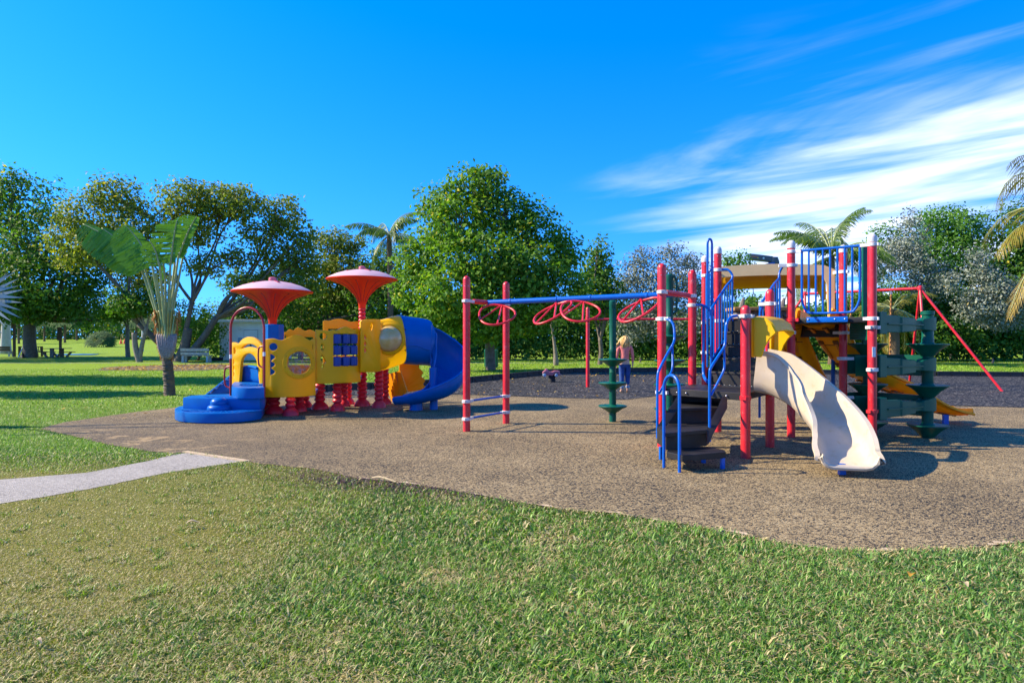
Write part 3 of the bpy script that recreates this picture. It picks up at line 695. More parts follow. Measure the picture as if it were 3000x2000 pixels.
arc = [c + d * (rr * math.cos(a)) + Vector((0, 0, 1.0 + rr * 1.1 * math.sin(a))) for a in [math.pi - i * math.pi / 14 for i in range(15)]]
MB().tube([h0 - Vector((0, 0, .05))] + [h0 + Vector((0, 0, .5))] + arc + [h1 + Vector((0, 0, .5)), h1 - Vector((0, 0, .05))], .0195, 12).build('hoop_handrail', M_blue, ps)

# ---- upper decks, upper stairs
zu = 1.955
for ks in (('5', '8', '12', '11'), ('8', '9', '10', '12')):
    q = [PP(k) for k in ks]; c = sum(q, Vector()) / 4; q = [c + (p - c) * .955 for p in q]
    MB().prism([p + Vector((0, 0, zu - .085)) for p in q], (0, 0, .085)).bev(.01).build('upper_deck', M_black, ps)
for k, a in (('8', '9'), ('9', '8'), ('10', '9'), ('5', '8'), ('12', '10'), ('11', '5')):
    clamp(k, zu - .03, dirang(k, a), M_red if k in '810' else None, .07)
# blue lip plate on the deck edge
d = (PP('9') - PP('8')).normalized(); nrm = Vector((d.y, -d.x, 0)); e0 = PP('8').lerp(PP('9'), .21); e1 = PP('8').lerp(PP('9'), .72)
lip = MB().obox(e0 + nrm * .005 + Vector((0, 0, zu - .075)), e1 - e0, nrm * .03, (0, 0, .085)).bev(.006).build('deck_lip', M_blue, ps)
b = MB()
for t in (.05, .27, .7, .94): b.dome(e0.lerp(e1, t) + nrm * .035 + Vector((0, 0, zu - .03)), .016, 1, 10)
b.build('bolt', M_steel, lip)
# black back panel hanging below the far deck edge
q0, q1 = PP('12').lerp(PP('10'), .02), PP('12').lerp(PP('10'), .98); qn = Vector((-(q1 - q0).y, (q1 - q0).x, 0)).normalized()
MB().obox(q0 + Vector((0, 0, zu - .31)), q1 - q0, qn * .03, (0, 0, .23)).build('slide_back_panel', M_black, ps)
m8 = PP('8').lerp(PP('12'), .5)
for z in (1.72,): clamp('8', z, dirang('8', '12')); clamp('10', z, dirang('10', '12'))
# upper flight
A4, A7, A5, A8 = PP('4'), PP('7'), PP('5'), PP('8')
Lo0, Lo1 = A4.lerp(A7, .2), A4.lerp(A7, .82); Up0, Up1 = A5.lerp(A8, .2), A5.lerp(A8, .82)
for i in range(5):
    z = zl + (zu - zl) * (i + 1) / 5; f0, f1 = .06 + i * .185, .06 + (i + 1) * .185 + .02
    p, q, r_, s0 = Lo0.lerp(Up0, f0), Lo1.lerp(Up1, f0), Lo1.lerp(Up1, f1), Lo0.lerp(Up0, f1)
    if i < 4: MB().prism([v + Vector((0, 0, z - .035)) for v in (p, q, r_, s0)], (0, 0, .035)).bev(.006).build('stair_tread', M_black, ps)
    fw = (Lo0 - Up0).normalized() * .012
    MB().prism([v + Vector((0, 0, z - .215)) for v in (p - fw, q - fw, q - fw * 2.6, p - fw * 2.6)], (0, 0, .178)).build('stair_riser', M_black, ps)
    st = MB()  # pale and yellow dots stand in for light through the riser holes
    for t in np.linspace(.12, .9, 8): st.dome(p.lerp(q, t) - fw * 1.2 + Vector((0, 0, z - .209)), .009, 1, 6)
    st.build('hole_light_dot', M_yel2 if i == 1 else M_conc, ps)
for a, c in ((Lo0, Up0), (Lo1, Up1)):
    MB().prism([a + Vector((0, 0, zl - .04)), a + Vector((0, 0, zl + .2)), c + Vector((0, 0, zu + .03)), c + Vector((0, 0, zu - .2))], (.02, .014, 0)).build('stringer', M_black, ps)
# barred rails beside the upper flight
def stair_panel(a0, a1, zt0, zt1, zb0, zb1, nb, high, zh, low, zlw):
    o = MB().tube(crom([high + Vector((0, 0, zh)), a1.lerp(high, .35) + Vector((0, 0, zh)), a1 + Vector((0, 0, zh - .10)), a1.lerp(a0, .04) + Vector((0, 0, zt1 - .06))], 6)
                  + [a1.lerp(a0, t) + Vector((0, 0, zt1 + (zt0 - zt1) * t)) for t in (.3, .6, .9)] + crom([a0 + Vector((0, 0, zt0)), a0 + Vector((0, 0, zt0 - .12)), a0 + Vector((0, 0, zb0))], 4), .019, 10).build('stair_rail', M_blue, ps)
    MB().tube(crom([low + Vector((0, 0, zlw)), low.lerp(a0, .55) + Vector((0, 0, zlw - .005)), low.lerp(a0, .95) + Vector((0, 0, zlw - .1)), a0 + Vector((.0, 0, zlw - .25)), a0 + Vector((0, 0, zb0 - .1))], 6), .021, 10).build('newel_tube', M_blue, o)
    MB().tube([a0 + Vector((0, 0, zb0)), a1 + Vector((0, 0, zb1))], .017, 10).build('bottom_rail', M_blue, o)
    MB().tube(crom([a1 + Vector((0, 0, zt1 - .02)), a1 + Vector((0, 0, zb1 - .14)), a1.lerp(a0, .06) + Vector((0, 0, zb1 - .22)), a1.lerp(a0, .2) + Vector((0, 0, zb1 - .24))], 5), .017, 10).build('end_bar', M_blue, o)
    for i in range(nb):
        t = (i + 1) / (nb + 1); p = a0.lerp(a1, t); MB().tube([p + Vector((0, 0, zb0 + (zb1 - zb0) * t)), p + Vector((0, 0, zt0 + (zt1 - zt0) * t))], .0125, 8).build('baluster', M_blue, o)
stair_panel(Vector((3.2, 10.42, 0)), Vector((3.78, 11.13, 0)), 2.10, 2.68, 1.27, 1.80, 7, PP('5'), 2.81, PP('4'), 2.165)
stair_panel(Vector((3.75, 9.8, 0)), Vector((4.45, 10.78, 0)), 2.13, 2.67, 1.27, 1.93, 6, PP('8'), 2.82, PP('7'), 2.14)
clamp('5', 2.81, -.2, lug=.12); clamp('8', 2.82, 2.9, lug=.14)
# narrow barred panel and tall hoop on the far left side of the deck
a, c = PP('11').lerp(PP('5'), .12), PP('11').lerp(PP('5'), .9)
o = MB().tube(crom([a + Vector((0, 0, 1.97)), a + Vector((0, 0, 2.75)), a.lerp(c, .1) + Vector((0, 0, 2.83)), c + Vector((0, 0, 2.83)), c + Vector((0, 0, 2.0))], 4), .018, 10).build('side_rail', M_blue, ps)
MB().tube([a + Vector((0, 0, 2.0)), c + Vector((0, 0, 2.0))], .016, 8).build('bottom_rail', M_blue, o)
for t in (.15, .32, .5, .67, .84): p = a.lerp(c, t); MB().tube([p + Vector((0, 0, 2.0)), p + Vector((0, 0, 2.83))], .0125, 8).build('baluster', M_blue, o)
clamp('11', 2.83, dirang('11', '5')); clamp('11', 1.35, -1.2, lug=.06)
p, q = W(2073, 0, 10.75), W(2086, 0, 10.75); p.z = q.z = 0; mid = (p + q) / 2
MB().tube([p + Vector((0, 0, 1.15)), p + Vector((0, 0, 3.16))] + [mid + (q - p) * (-.5 * math.cos(x)) + Vector((0, 0, 3.18 + .09 * math.sin(x))) for x in [math.pi * i / 10 for i in range(11)]] + [q + Vector((0, 0, 3.16)), q + Vector((0, 0, 1.15))], .019, 10).build('hoop_handrail', M_blue, ps)
rail([(2061, 893, 10.55), (2061, 1000, 10.55), (2061, 1085, 10.5), (2064, 1105, 10.4), (2073, 1118, 10.2)], .026, 'newel_tube')
rail([(2248, 930, 10.0), (2247, 1000, 10.0), (2229, 1035, 9.95), (2226, 1072, 9.9), (2225, 1223, 9.9)], .018, 'support_tube')
# front barred guard rail between the two capped posts
d = (PP('9') - PP('8')).normalized(); g0, g1 = PP('8') + d * .17, PP('9') - d * .17; zt, zb = 3.045, 2.03
o = MB().tube([PP('8', zt) + d * .07, PP('9', zt) - d * .07], .021, 12).build('guard_rail', M_blue, ps)
MB().tube(crom([g0 + Vector((0, 0, zt)), g0 + Vector((0, 0, 2.35)), g0 + d * .01 + Vector((0, 0, 2.2)), g0 + d * .07 + Vector((0, 0, 2.07)), g0 + d * .17 + Vector((0, 0, zb)), g1 - d * .17 + Vector((0, 0, zb)), g1 - d * .07 + Vector((0, 0, 2.07)), g1 - d * .01 + Vector((0, 0, 2.2)), g1 + Vector((0, 0, 2.35)), g1 + Vector((0, 0, zt))], 5), .019, 10).build('bottom_rail', M_blue, o)
for i in range(7):
    p = g0.lerp(g1, (i + 1) / 8); MB().tube([p + Vector((0, 0, zb)), p + Vector((0, 0, zt))], .0155, 10).build('baluster', M_blue, o)
clamp('8', zt, dirang('8', '9')); clamp('9', zt, dirang('9', '8')); clamp('10', 2.76, 2.2); clamp('9', 1.79, .2, lug=.07)
MB().box(PP('9', 1.42) + Vector((-.012, -PR - .003, 0)), (.05, .008, .15)).build('sticker', M_label, POSTS['9'][1])

# ---- tan slide with yellow hood
def sweep(pts, sec, k=6, taper=None):
    """pts (x,y,z,width,wall_left,wall_right) -> rings of an open trough with thickness"""
    P = crom([Vector(p[:3]) for p in pts], k); E = [np.array(p[3:]) for p in pts]; rings = []
    for i, p in enumerate(P):
        t = (P[min(i + 1, len(P) - 1)] - P[max(i - 1, 0)]).normalized(); l = Vector((-t.y, t.x, 0)).normalized(); u = t.cross(-l).normalized() if False else l.cross(t).normalized() * -1
        if u.z < 0: u = -u
        f = i / k; j = min(int(f), len(E) - 2); e = E[j] + (E[j + 1] - E[j]) * (f - j); rings.append(sec(p, l, u, e))
    return rings
def trough(p, l, u, e, th=.03):
    w, hl, hr = e[0] / 2, e[1], e[2]; r = min(.13, w * .5)
    inner = [(w + .02, hl), (w, hl * .6), (w, r)] + [(w - r + r * math.cos(a), r - r * math.sin(a)) for a in (R(30), R(60), R(90))]
    inner += [(-x, y) for x, y in reversed(inner[2:])] + [(-w, hr * .6), (-w - .02, hr)]
    outer = [(-w - .075, hr), (-w - .08, hr - .035), (-w - .045, hr - .05), (-w - th, hr * .5), (-w - th, r)] + [(-(w - r + (r + th) * math.cos(a)), r - (r + th) * math.sin(a)) for a in (R(45), R(90))]
    outer += [(-x, y) for x, y in reversed(outer[4:])] + [(w + th, hl * .5), (w + .045, hl - .05), (w + .08, hl - .035), (w + .075, hl)]
    return [p + l * x + u * y for x, y in inner + outer]
sl = [(3.5, 9.22, .9, .50, .58, .58), (3.66, 9.1, .87, .50, .56, .56), (3.84, 8.93, .77, .50, .46, .44), (3.99, 8.72, .63, .50, .38, .34), (4.08, 8.45, .47, .52, .33, .29), (4.10, 8.18, .32, .54, .29, .27), (4.05, 7.93, .20, .56, .25, .26), (3.98, 7.74, .135, .57, .19, .20), (3.945, 7.62, .13, .58, .15, .17), (3.925, 7.54, .12, .60, .10, .12)]
slide = MB().loft(sweep(sl, trough)).build('slide_chute', M_tan, ps, 50)
# rolled lip at the exit
lastr = sweep(sl, trough)[-1]; MB().tube(lastr[:12], .03, 8).build('exit_lip', M_tan, slide)
MB().box(G(2474, 1394) + Vector((0, .06, .06)), (.07, .06, .15)).build('slide_foot', M_blue, slide)
u = (PP('7') - PP('6')).normalized(); nrm = Vector((u.y, -u.x, 0)); L = (PP('7') - PP('6')).length; O = PP('6') + nrm * .07
hp_ = lambda y, q, z: O + u * y + nrm * q + Vector((0, 0, z))
y0, y1 = .10, L - .10
prof = [(0, 1.93), (.16, 1.91), (.25, 1.85), (.31, 1.72), (.275, 1.71), (.22, 1.80), (.15, 1.845), (0, 1.86)]
hood = MB().loft([[hp_(y, q, z + dz) for q, z in prof] for y, dz in ((y0, -.015), (y0 + .12, .0), (L / 2, .012), (y1 - .12, 0), (y1, -.015))]).bev(.012, 1, 45).build('slide_hood', M_yel2, ps, 35)
wing = [(0, 1.38), (0, 1.90), (.16, 1.89), (.24, 1.83), (.305, 1.70), (.22, 1.62), (.16, 1.52), (.11, 1.37)]
for ya, fl in ((y0 - .012, -.0), (y1 - .026, .0)):
    MB().prism([hp_(ya, q, z) for q, z in wing], u * .038).bev(.01, 1, 45).build('hood_wing', M_yel2, hood, 35)
for ya in (y0 - .01, y1 - .085): MB().prism([hp_(ya, .005, 1.37), hp_(ya + .09, .005, 1.37), hp_(ya + .09, .005, 1.9), hp_(ya, .005, 1.9)], nrm * -.03).bev(.008, 1, 45).build('hood_flange', M_yel2, hood)
b = MB(); b.dome(O + u * .12 + nrm * .02 + Vector((0, 0, 1.86)), .016, 1, 8); b.dome(O + u * (L - .14) + nrm * .02 + Vector((0, 0, 1.88)), .018, 1, 8); b.build('bolt', M_steel, hood)

# ---- two wavy yellow chutes leaving the far side of the deck
def chute(pts, name='yellow_chute'):
    ch = MB().loft(sweep(pts, trough)).build(name, M_oran, ps, 50)
    P = crom([Vector(p[:3]) for p in pts], 4)
    for i in range(2, len(P) - 6, 4):     # moulded ribs and slots under the bed
        t = (P[i + 1] - P[i]).normalized(); l = Vector((-t.y, t.x, 0)).normalized(); dn = t.cross(l) * -1
        if dn.z > 0: dn = -dn
        for sx in (-.12, .12): MB().beam(P[i] + l * sx + dn * .035, P[min(i + 3, len(P) - 1)] + l * sx + dn * .035, .05, .03).build('rib', M_ribs, ch)
        for sx in (-.13, .13): MB().beam(P[i] + l * sx + dn * .04 - t * .02, P[i] + l * sx + dn * .04 + t * .05, .085, .025).build('slot', M_slot, ch)
        MB().beam(P[i] - l * .26 + dn * .032 + t * .09, P[i] + l * .26 + dn * .032 + t * .09, .014, .014).build('seam', M_slot, ch)
    return ch
M_ribs = mat('orange_rib', (.62, .20, .006), .5, .1); M_slot = mat('dark_slot', (.16, .05, .006), .7, .2)
chute([(4.75, 11.45, 1.86, .44, .3, .3), (4.92, 11.7, 1.78, .44, .26, .26), (5.10, 11.92, 1.48, .44, .2, .2), (5.34, 12.1, 1.10, .46, .2, .2), (5.58, 12.3, .78, .46, .2, .2), (5.85, 12.5, .48, .46, .18, .18), (6.1, 12.75, .28, .46, .14, .14), (6.3, 12.95, .24, .46, .06, .06)])
chute([(5.2, 11.2, 1.86, .48, .28, .28), (5.5, 11.45, 1.76, .48, .26, .26), (5.83, 11.7, 1.38, .48, .2, .2), (6.25, 11.85, 1.0, .48, .2, .2), (6.8, 12.1, .78, .48, .2, .2), (7.35, 12.25, .58, .48, .2, .2), (7.85, 12.35, .33, .48, .18, .16), (8.3, 12.42, .2, .48, .1, .1), (8.65, 12.45, .19, .46, .03, .03)])
MB().box(G(2770, 1243) + Vector((0, 0, .09)), (.09, .06, .2)).build('chute_leg', M_blue, ps)
p = W(2441, 0, 12.0); p.z = 0; MB().tube([p, p + Vector((0, 0, 1.3))], .036, 12).build('chute_leg', M_blue, ps)
# ---- tan and yellow canopy over the far side of the decks
FL, FR = Vector((3.66, 11.75, 0)), Vector((5.60, 11.25, 0)); fd = (FR - FL).normalized(); fn = Vector((-fd.y, fd.x, 0)); Lc = (FR - FL).length
def can(off, s, top, th, leg, dropy):
    o = []
    for i in range(13):
        t = i / 12; x = s + (Lc - 2 * s) * t; z = top + .055 * math.sin(math.pi * min(1, t * .9 + .12)) - (.07 if i == 12 else .0)
        o.append(FL + fd * x + fn * off + Vector((0, 0, z)))
    o += [FL + fd * (Lc - s) + fn * off + Vector((0, 0, leg)), FL + fd * (Lc - s - .10) + fn * off + Vector((0, 0, leg)), FL + fd * (Lc - s - .12) + fn * off + Vector((0, 0, top - th - .16))]
    for i in range(10, -1, -1):
        t = i / 10; x = s + .0 + (Lc - 2 * s - .2) * t; o.append(FL + fd * x + fn * off + Vector((0, 0, top - th + .02 * math.sin(math.pi * t) - dropy)))
    return o
canopy = MB().loft([can(0, 0, 2.89, .165, 1.97, 0), can(.075, 0, 2.89, .165, 1.97, 0)]).build('canopy_arch', M_tan2, ps, 35)
def canin(off, z, zl_, s):
    return [FL + fd * (s + (Lc - .2 - s) * i / 10) + fn * off + Vector((0, 0, z + .02 * math.sin(math.pi * i / 10))) for i in range(11)] + [FL + fd * (Lc - .13) + fn * off + Vector((0, 0, z - .14)), FL + fd * (Lc - .12) + fn * off + Vector((0, 0, zl_))]
MB().loft([canin(.08, 2.735, 2.3, 0), canin(.3, 2.70, 2.3, 0), canin(.5, 2.64, 2.3, 0), canin(.56, 2.53, 2.3, 0)], closed=False).build('canopy_lining', M_yel, canopy, 50)
MB().loft([[p + Vector((0, 0, .16)) for p in canin(.08, 2.735, 2.5, 0)], [p + Vector((0, 0, .14)) for p in canin(.42, 2.70, 2.5, 0)], [p + Vector((0, 0, .02)) for p in canin(.58, 2.56, 2.4, 0)]], closed=False).build('canopy_shell', M_tan2, canopy, 50)
# ---- faux rock wall behind
rk = bmesh.new(); bmesh.ops.create_cube(rk, size=1); bmesh.ops.subdivide_edges(rk, edges=rk.edges[:], cuts=14, use_grid_fill=True)
c = W(2222, 0, 13.0)
for v in rk.verts:
    x, y, z = v.co; j = .045 * math.sin(x * 31 + z * 23) + .05 * math.sin(z * 41 + y * 17 + x * 9) + random.uniform(-.02, .02)
    v.co = Vector((c.x + x * (1.05 + .2 * (.5 - z)), c.y + y * (.5 + .1 * (.5 - z)) + j, 1.72 + z * .9 + (j if abs(z) < .49 else .3 * j)))
me = bpy.data.meshes.new('rock_wall'); rk.to_mesh(me); rk.free(); rock = link('rock_wall', me, M_rock, ps, 60)
MB().box((c.x, c.y - .05, 2.2), (1.2, .6, .07)).bev(.02).build('ledge', M_brown, rock)
for x in (-.42, .38): MB().tube([(c.x + x, c.y - .2, 2.2), (c.x + x + .03, c.y - .2, 2.33), (c.x + x + .05, c.y - .2, 2.42)], [.06, .045, .02], 8).build('hand_hold', M_rock, rock)
for (x0, x1) in ((2148, 2172),):
    MB().prism([W(2146, 928, 12.6), W(2158, 928, 12.6), W(2180, 965, 12.6), W(2146, 965, 12.6)], (0, .06, 0)).build('entry_panel', M_oran, ps)

# ---- green disc and arm climber on the right end
def disc_profile(r): return [(.066, -.12), (.075, -.115), (.12, -.07), (.19, -.035), (r - .02, -.012), (r, .002), (r - .004, .014), (r - .04, .010), (r - .09, .004), (.09, .004), (.07, .02)]
c1, c2 = Vector((6.78, 10.58, 0)), Vector((6.10, 11.12, 0))
mast1 = MB().lathe(c1, [(.085, -.05), (.085, 1.30), (.09, 1.31), (.09, 1.62), (.085, 1.63), (.085, 2.0), (.10, 2.01), (.10, 2.07), (.03, 2.075)], 20).build('climber_mast', M_green, ps)
for z in (1.53, .86, .215): MB().lathe(c1 + Vector((0, 0, z)), [(.088, -.2), (.10, -.19), (.19, -.09), (.27, -.03), (.305, -.008), (.305, .008), (.27, .004), (.12, -.004), (.09, .03)], 28).build('step_disc', M_green, mast1)
mast2 = MB().lathe(c2, [(.075, -.05), (.075, 1.9), (.07, 1.95)], 18).build('climber_mast', M_green, ps)
for z in (1.53, .84, .2): MB().lathe(c2 + Vector((0, 0, z)), [(.08, -.2), (.10, -.19), (.19, -.09), (.27, -.03), (.305, -.008), (.305, .008), (.27, .004), (.12, -.004), (.08, .03)], 28).build('step_disc', M_green, mast2)
# tall flat grip panel
q = W(2539, 0, 10.9); q.z = 0
gp = MB().obox(q + Vector((-.06, 0, 1.5)), (.13, .03, 0), (0, .06, 0), (0, 0, 1.72)).bev(.02).build('grip_panel', M_green, ps)
b = MB()
for z in (2.1, 2.35, 2.6, 2.85): b.box(q + Vector((.08, .0, z)), (.05, .05, .06))
b.bev(.012).build('grip_lug', M_green, gp)
def arm(a, c, z0, h):
    d = (c - a).normalized(); l = Vector((-d.y, d.x, 0)); L = (c - a).length; rings = []
    for t, hh, w, dz in ((.07, .97, .12, 0), (.19, .97, .12, 0), (.20, .78, .07, -.01), (.45, .74, .07, -.015), (.46, .70, .11, -.02), (.72, .58, .10, -.02), (.735, .42, .06, -.02), (.84, .42, .06, -.02), (.86, .50, .13, -.01), (1.0, .66, .19, 0), (1.07, .62, .17, 0)):
        p = a + d * (L * t) + Vector((0, 0, z0 + dz)); y = h * hh / 2; b_ = w / 2
        rings.append([p + l * b_ * x + Vector((0, 0, y * s)) for x, s in ((1, -1), (1, 1), (-1, 1), (-1, -1))])
    o = MB().loft(rings).bev(.009, 1, 35).build('climber_arm', M_green, ps, 22)
    rb = MB()
    for s in (1, -1): rb.beam(a + d * L * .2 + l * s * .06 + Vector((0, 0, z0 - .01)), a + d * L * .84 + l * s * .055 + Vector((0, 0, z0 - .02)), .03, .02)
    rb.build('arm_rib', M_green, o); return o
for z in (1.86, 1.20, .55): arm(PP('9'), c1, z, .35)
for z in (1.18, .52):       # curved boards closing the ring on the far side
    pts = crom([PP('10'), PP('10').lerp(c2, .5) + Vector((.0, .12, 0)), c2 + Vector((.15, .12, 0)), c1], 4); MB().loft([[p + Vector((0, 0, z - .17)), p + Vector((.02, .05, z - .17)), p + Vector((.02, .05, z + .17)), p + Vector((0, 0, z + .17))] for p in pts]).build('climber_board', M_green, ps)
    pts = [PP('9').lerp(PP('10'), .55), PP('9').lerp(c2, .55), PP('9').lerp(c1, .08) + Vector((-.05, .12, 0))]; MB().loft([[p + Vector((0, 0, z - .17)), p + Vector((.02, .03, z - .17)), p + Vector((.02, .03, z + .17)), p + Vector((0, 0, z + .17))] for p in pts]).build('climber_board', M_green, ps)
mesh_p = MB()
m0, m1 = PP('10') + Vector((.07, -.1, 0)), PP('9') + Vector((.0, .12, 0))
for i in range(12): z = 1.62 + .027 * i; mesh_p.beam(m0 + Vector((0, 0, z)), m1 + Vector((0, 0, z)), .012, .011)
for i in range(34): p = m0.lerp(m1, i / 33); mesh_p.beam(p + Vector((0, 0, 1.6)), p + Vector((0, 0, 1.93)), .012, .013, (1, 0, 0))
mesh_p.build('mesh_panel', M_green, ps)
for z in (1.79, 1.15, .52): clamp('9', z, .45, M_red if z < 1 else None, .07)
for z in (1.28, .62): clamp('10', z, -.3)

# ------------------------------------------------------------------ free standing green disc climbers
def disc_column(X, Y, top, zs, label):
    t = thing('disc_climber', label, 'climber', (X, Y, 0), 'green disc climbers')
    c = Vector((X, Y, 0)); hz = zs[0] + .12
    col = MB().lathe(c, [(.068, -.05), (.068, zs[1] + .2), (.071, zs[1] + .21), (.071, zs[0] - .25), (.066, zs[0] - .24), (.066, hz), (.072, hz + .01), (.072, hz + .09), (.066, hz + .1), (.066, top - .12), (.07, top - .11), (.07, top - .02), (.05, top), (.01, top + .002)], 22).build('column', M_green, t)
    for z in zs: MB().lathe(c + Vector((0, 0, z)), [(.068, -.13), (.078, -.125), (.15, -.075), (.22, -.035), (.272, -.010), (.278, .004), (.27, .014), (.235, .009), (.2, .004), (.1, .008), (.07, .03)], 32).build('step_disc', M_green, t)
    g = MB(); px = X + .125
    g.tube(crom([(X + .04, Y - .02, top - .03), (X + .10, Y - .02, top - .07), (px, Y - .02, top - .18), (px, Y - .02, top - .62), (px - .01, Y - .02, top - .68), (X + .04, Y - .02, top - .72)], 5), .02, 10)
    g.tube([(X + .04, Y - .02, top - .4), (px, Y - .02, top - .4)], .018, 8)
    if top < 2.5:   # grip is turned away: seen as a recessed face
        g = MB().obox(Vector((X - .02, Y - .085, hz + .16)), (.075, 0, 0), (0, .05, 0), (0, 0, top - hz - .32))
    g.build('hand_grip', M_green, t); return t
disc_column(1.956, 12.6, 2.36, (1.21, .757, .31), 'free standing green disc climber beside the person in coral')
disc_column(2.866, 11.8, 2.79, (1.66, 1.22, .78, .34), 'taller green disc climber half hidden behind the red stair post')
# ------------------------------------------------------------------ toddler playhouse (one thing)
ph = thing('toddler_playhouse', 'yellow and blue toddler playhouse with mushroom roofs, curved steps and spiral slide', 'playhouse', (-4.4, 14.3, 0))
# beaded legs
LEG = [(803, 1211, .40, .15), (851, 1217, .40, .125), (877, 1205, .42, .12), (894, 1193, .45, .12), (937, 1198, .62, .145), (988, 1203, .66, .12), (1007, 1191, .68, .115), (1020, 1184, .68, .115), (1061, 1189, .9, .14), (1110, 1194, .9, .125), (1128, 1184, .9, .115), (780, 1206, .4, .1)]
def beads(c, z0, z1, r, sp=.105):
    prof = [(r * 1.05, z0)] if z0 > .3 else [(r * 1.62, 0), (r * 1.6, .04), (r * 1.35, .10), (r * 1.0, .14), (r * .82, .165)]
    z = z0 if z0 > .3 else .17
    while z < z1 - .02:
        for i in range(6):
            a = math.pi * i / 6; prof.append((r * (.70 + .30 * math.sin(a)), z + sp * i / 6))
        z += sp
    prof.append((r * .76, z)); return MB().lathe(c, prof, 20)
for x, y, z, r in LEG: beads(G(x, y), 0, z + .1, r * .86).build('beaded_leg', M_legs, ph, 60)
# ---- steps
def slab(name, pts, z0, z1, par, bev=.012):
    o = MB().prism([Vector((p[0], p[1], z0)) for p in pts], (0, 0, z1 - z0)).bev(bev, 2, 60).build(name, M_bplas, par); return o
def Q(x, y, z): p = G(x, y, z); return (p.x, p.y)
s1o = [(512, 1201), (522, 1205.5), (545, 1208.5), (580, 1210.5), (620, 1211), (665, 1210), (710, 1207.5), (745, 1203.5), (764, 1200), (775, 1186), (760, 1183), (560, 1185), (525, 1190), (513, 1195)]
st1 = slab('curved_step', [Q(x, y, .205) for x, y in s1o], .02, .205, ph)
s2o = [(536, 1164), (600, 1166.5), (660, 1167), (700, 1166.5), (761, 1166), (775, 1163.5), (780, 1150), (620, 1155), (560, 1158)]
st2 = slab('curved_step', [Q(x, y, .43) for x, y in s2o], .205, .43, ph)
s3 = [(678, 1130.5), (684, 1133.5), (700, 1135.5), (725, 1136), (755, 1135.5), (774, 1135), (778, 1118), (760, 1110), (690, 1116), (681, 1123)]
st3 = slab('entry_platform', [Q(x, y, .645) for x, y in s3], .43, .645, ph)
def relief(par, O, rx, ry, n, m=M_bplas):   # raised tread pattern radiating from the bump
    mb = MB(); O = O + Vector((0, 0, .001)); e = lambda a, f: O + Vector((rx * f * math.cos(a), ry * f * math.sin(a), 0))
    for i in range(n): a = math.pi * (1.04 + .92 * i / (n - 1)); mb.beam(e(a, .25), e(a, 1), .02, .012)
    for f in (.4, .6, .8, 1): mb.tube([e(a, f) for a in np.linspace(math.pi * 1.02, math.pi * 1.98, 20)], .008, 5)
    return mb.build('tread_relief', m, par)
relief(st2, Vector((-5.7, 13.32, .43)), .62, .36, 13)
relief(st1, Vector((-5.72, 12.86, .205)), .80, .50, 17)
relief(st3, Vector((-5.42, 13.85, .645)), .34, .55, 11)
MB().lathe((-5.80, 12.84, .2), [(.205, 0), (.225, .04), (.205, .09), (.155, .115), (.16, .13), (.165, .165), (.14, .21), (.1, .24), (.02, .255)], 24).build('beehive_bump', M_bplas, st1, 60)
# ---- red hoop at the entrance, with side grips
hy = 13.22
hp = lambda x, y: W(x, y, hy + (x - 725) * -.002)
arc = [hp(725 - 49 * math.cos(a), 962 - 61 * math.sin(a)) for a in [math.pi * i / 16 for i in range(17)]]
hoop = MB().tube([hp(676, 1158), hp(676, 1060)] + arc + [hp(774, 1060), hp(774, 1162)], .0245, 12).build('entry_hoop', M_darkred, ph)
for xs in ((676, 662, 658), (774, 760, 757)):
    y0 = 1072 if xs[0] == 676 else 1012.5
    MB().tube(crom([hp(xs[0], y0), hp(xs[1], y0 + 5), hp(xs[2], y0 + 18), hp(xs[2], y0 + 42), hp(xs[1], y0 + 58), hp(xs[0], y0 + 65)], 5), .017, 10).build('grip_bar', M_darkred, hoop)
b = MB()
for x, y in ((676, 1044), (774, 1037)): b.tube([hp(x, y - 6), hp(x, y + 6)], .0275, 12)
b.build('white_band', M_whitetrim, hoop)
# ---- curved front panels
def frame(pl, pr):   # left/right ground points -> origin, along, outward normal, length
    u = (pr - pl); L = u.length; u.normalize(); return pl, u, Vector((u.y, -u.x, 0)), L
def wavy_slot(x, z0, z1, w, amp, k):
    pts = [(x, z0), (x, z1)]; m = 26
    for i in range(m + 1):
        t = i / m; z = z1 + (z0 - z1) * t; pts.append((x + w * .35 + amp * (abs(math.sin(math.pi * k * t)) ** .8), z))
    return pts
zA = W(776, 0, 13.4); zA.z = 0; zA2 = W(923, 0, 13.75); zA2.z = 0
O, u, nr, L = frame(zA, zA2)
top = curve2([(0, 1.59), (.08 * L, 1.605), (.18 * L, 1.61), (.32 * L, 1.575), (.43 * L, 1.62), (.58 * L, 1.68), (.70 * L, 1.675), (.80 * L, 1.62), (.88 * L, 1.575), (.94 * L, 1.60), (L, 1.61)], 5)
outl = [(0, .42)] + [(L * t, .42 + .0 * t) for t in (.2, .4, .6, .8)] + [(L, .43)] + list(reversed(top))
pc = (.675 * L, 1.115)
ring_h = circ(pc[0], pc[1], .245, 36)
pA = panel('porthole_panel', outl, [circ(.165 * L, 1.45, .088, 22), wavy_slot(.095 * L, .86, 1.31, .07, .085, 3), ring_h, [(.935 * L, 1.35), (.965 * L, 1.40), (.965 * L, 1.50), (.935 * L, 1.52)]], O, u, nr, .075, M_yel, ph, .17, L, .01, .06)
ring = panel('porthole_rim', circ(pc[0], pc[1], .325, 40), [circ(pc[0], pc[1], .255, 40)], O + nr * .04, u, nr, .05, M_yel, pA, .17, L, .008, .05)
panel('porthole_pane', circ(pc[0], pc[1], .262, 32), [], O + nr * .02, u, nr, .01, M_glass, pA, .17, L, .002, .05)
b = MB()
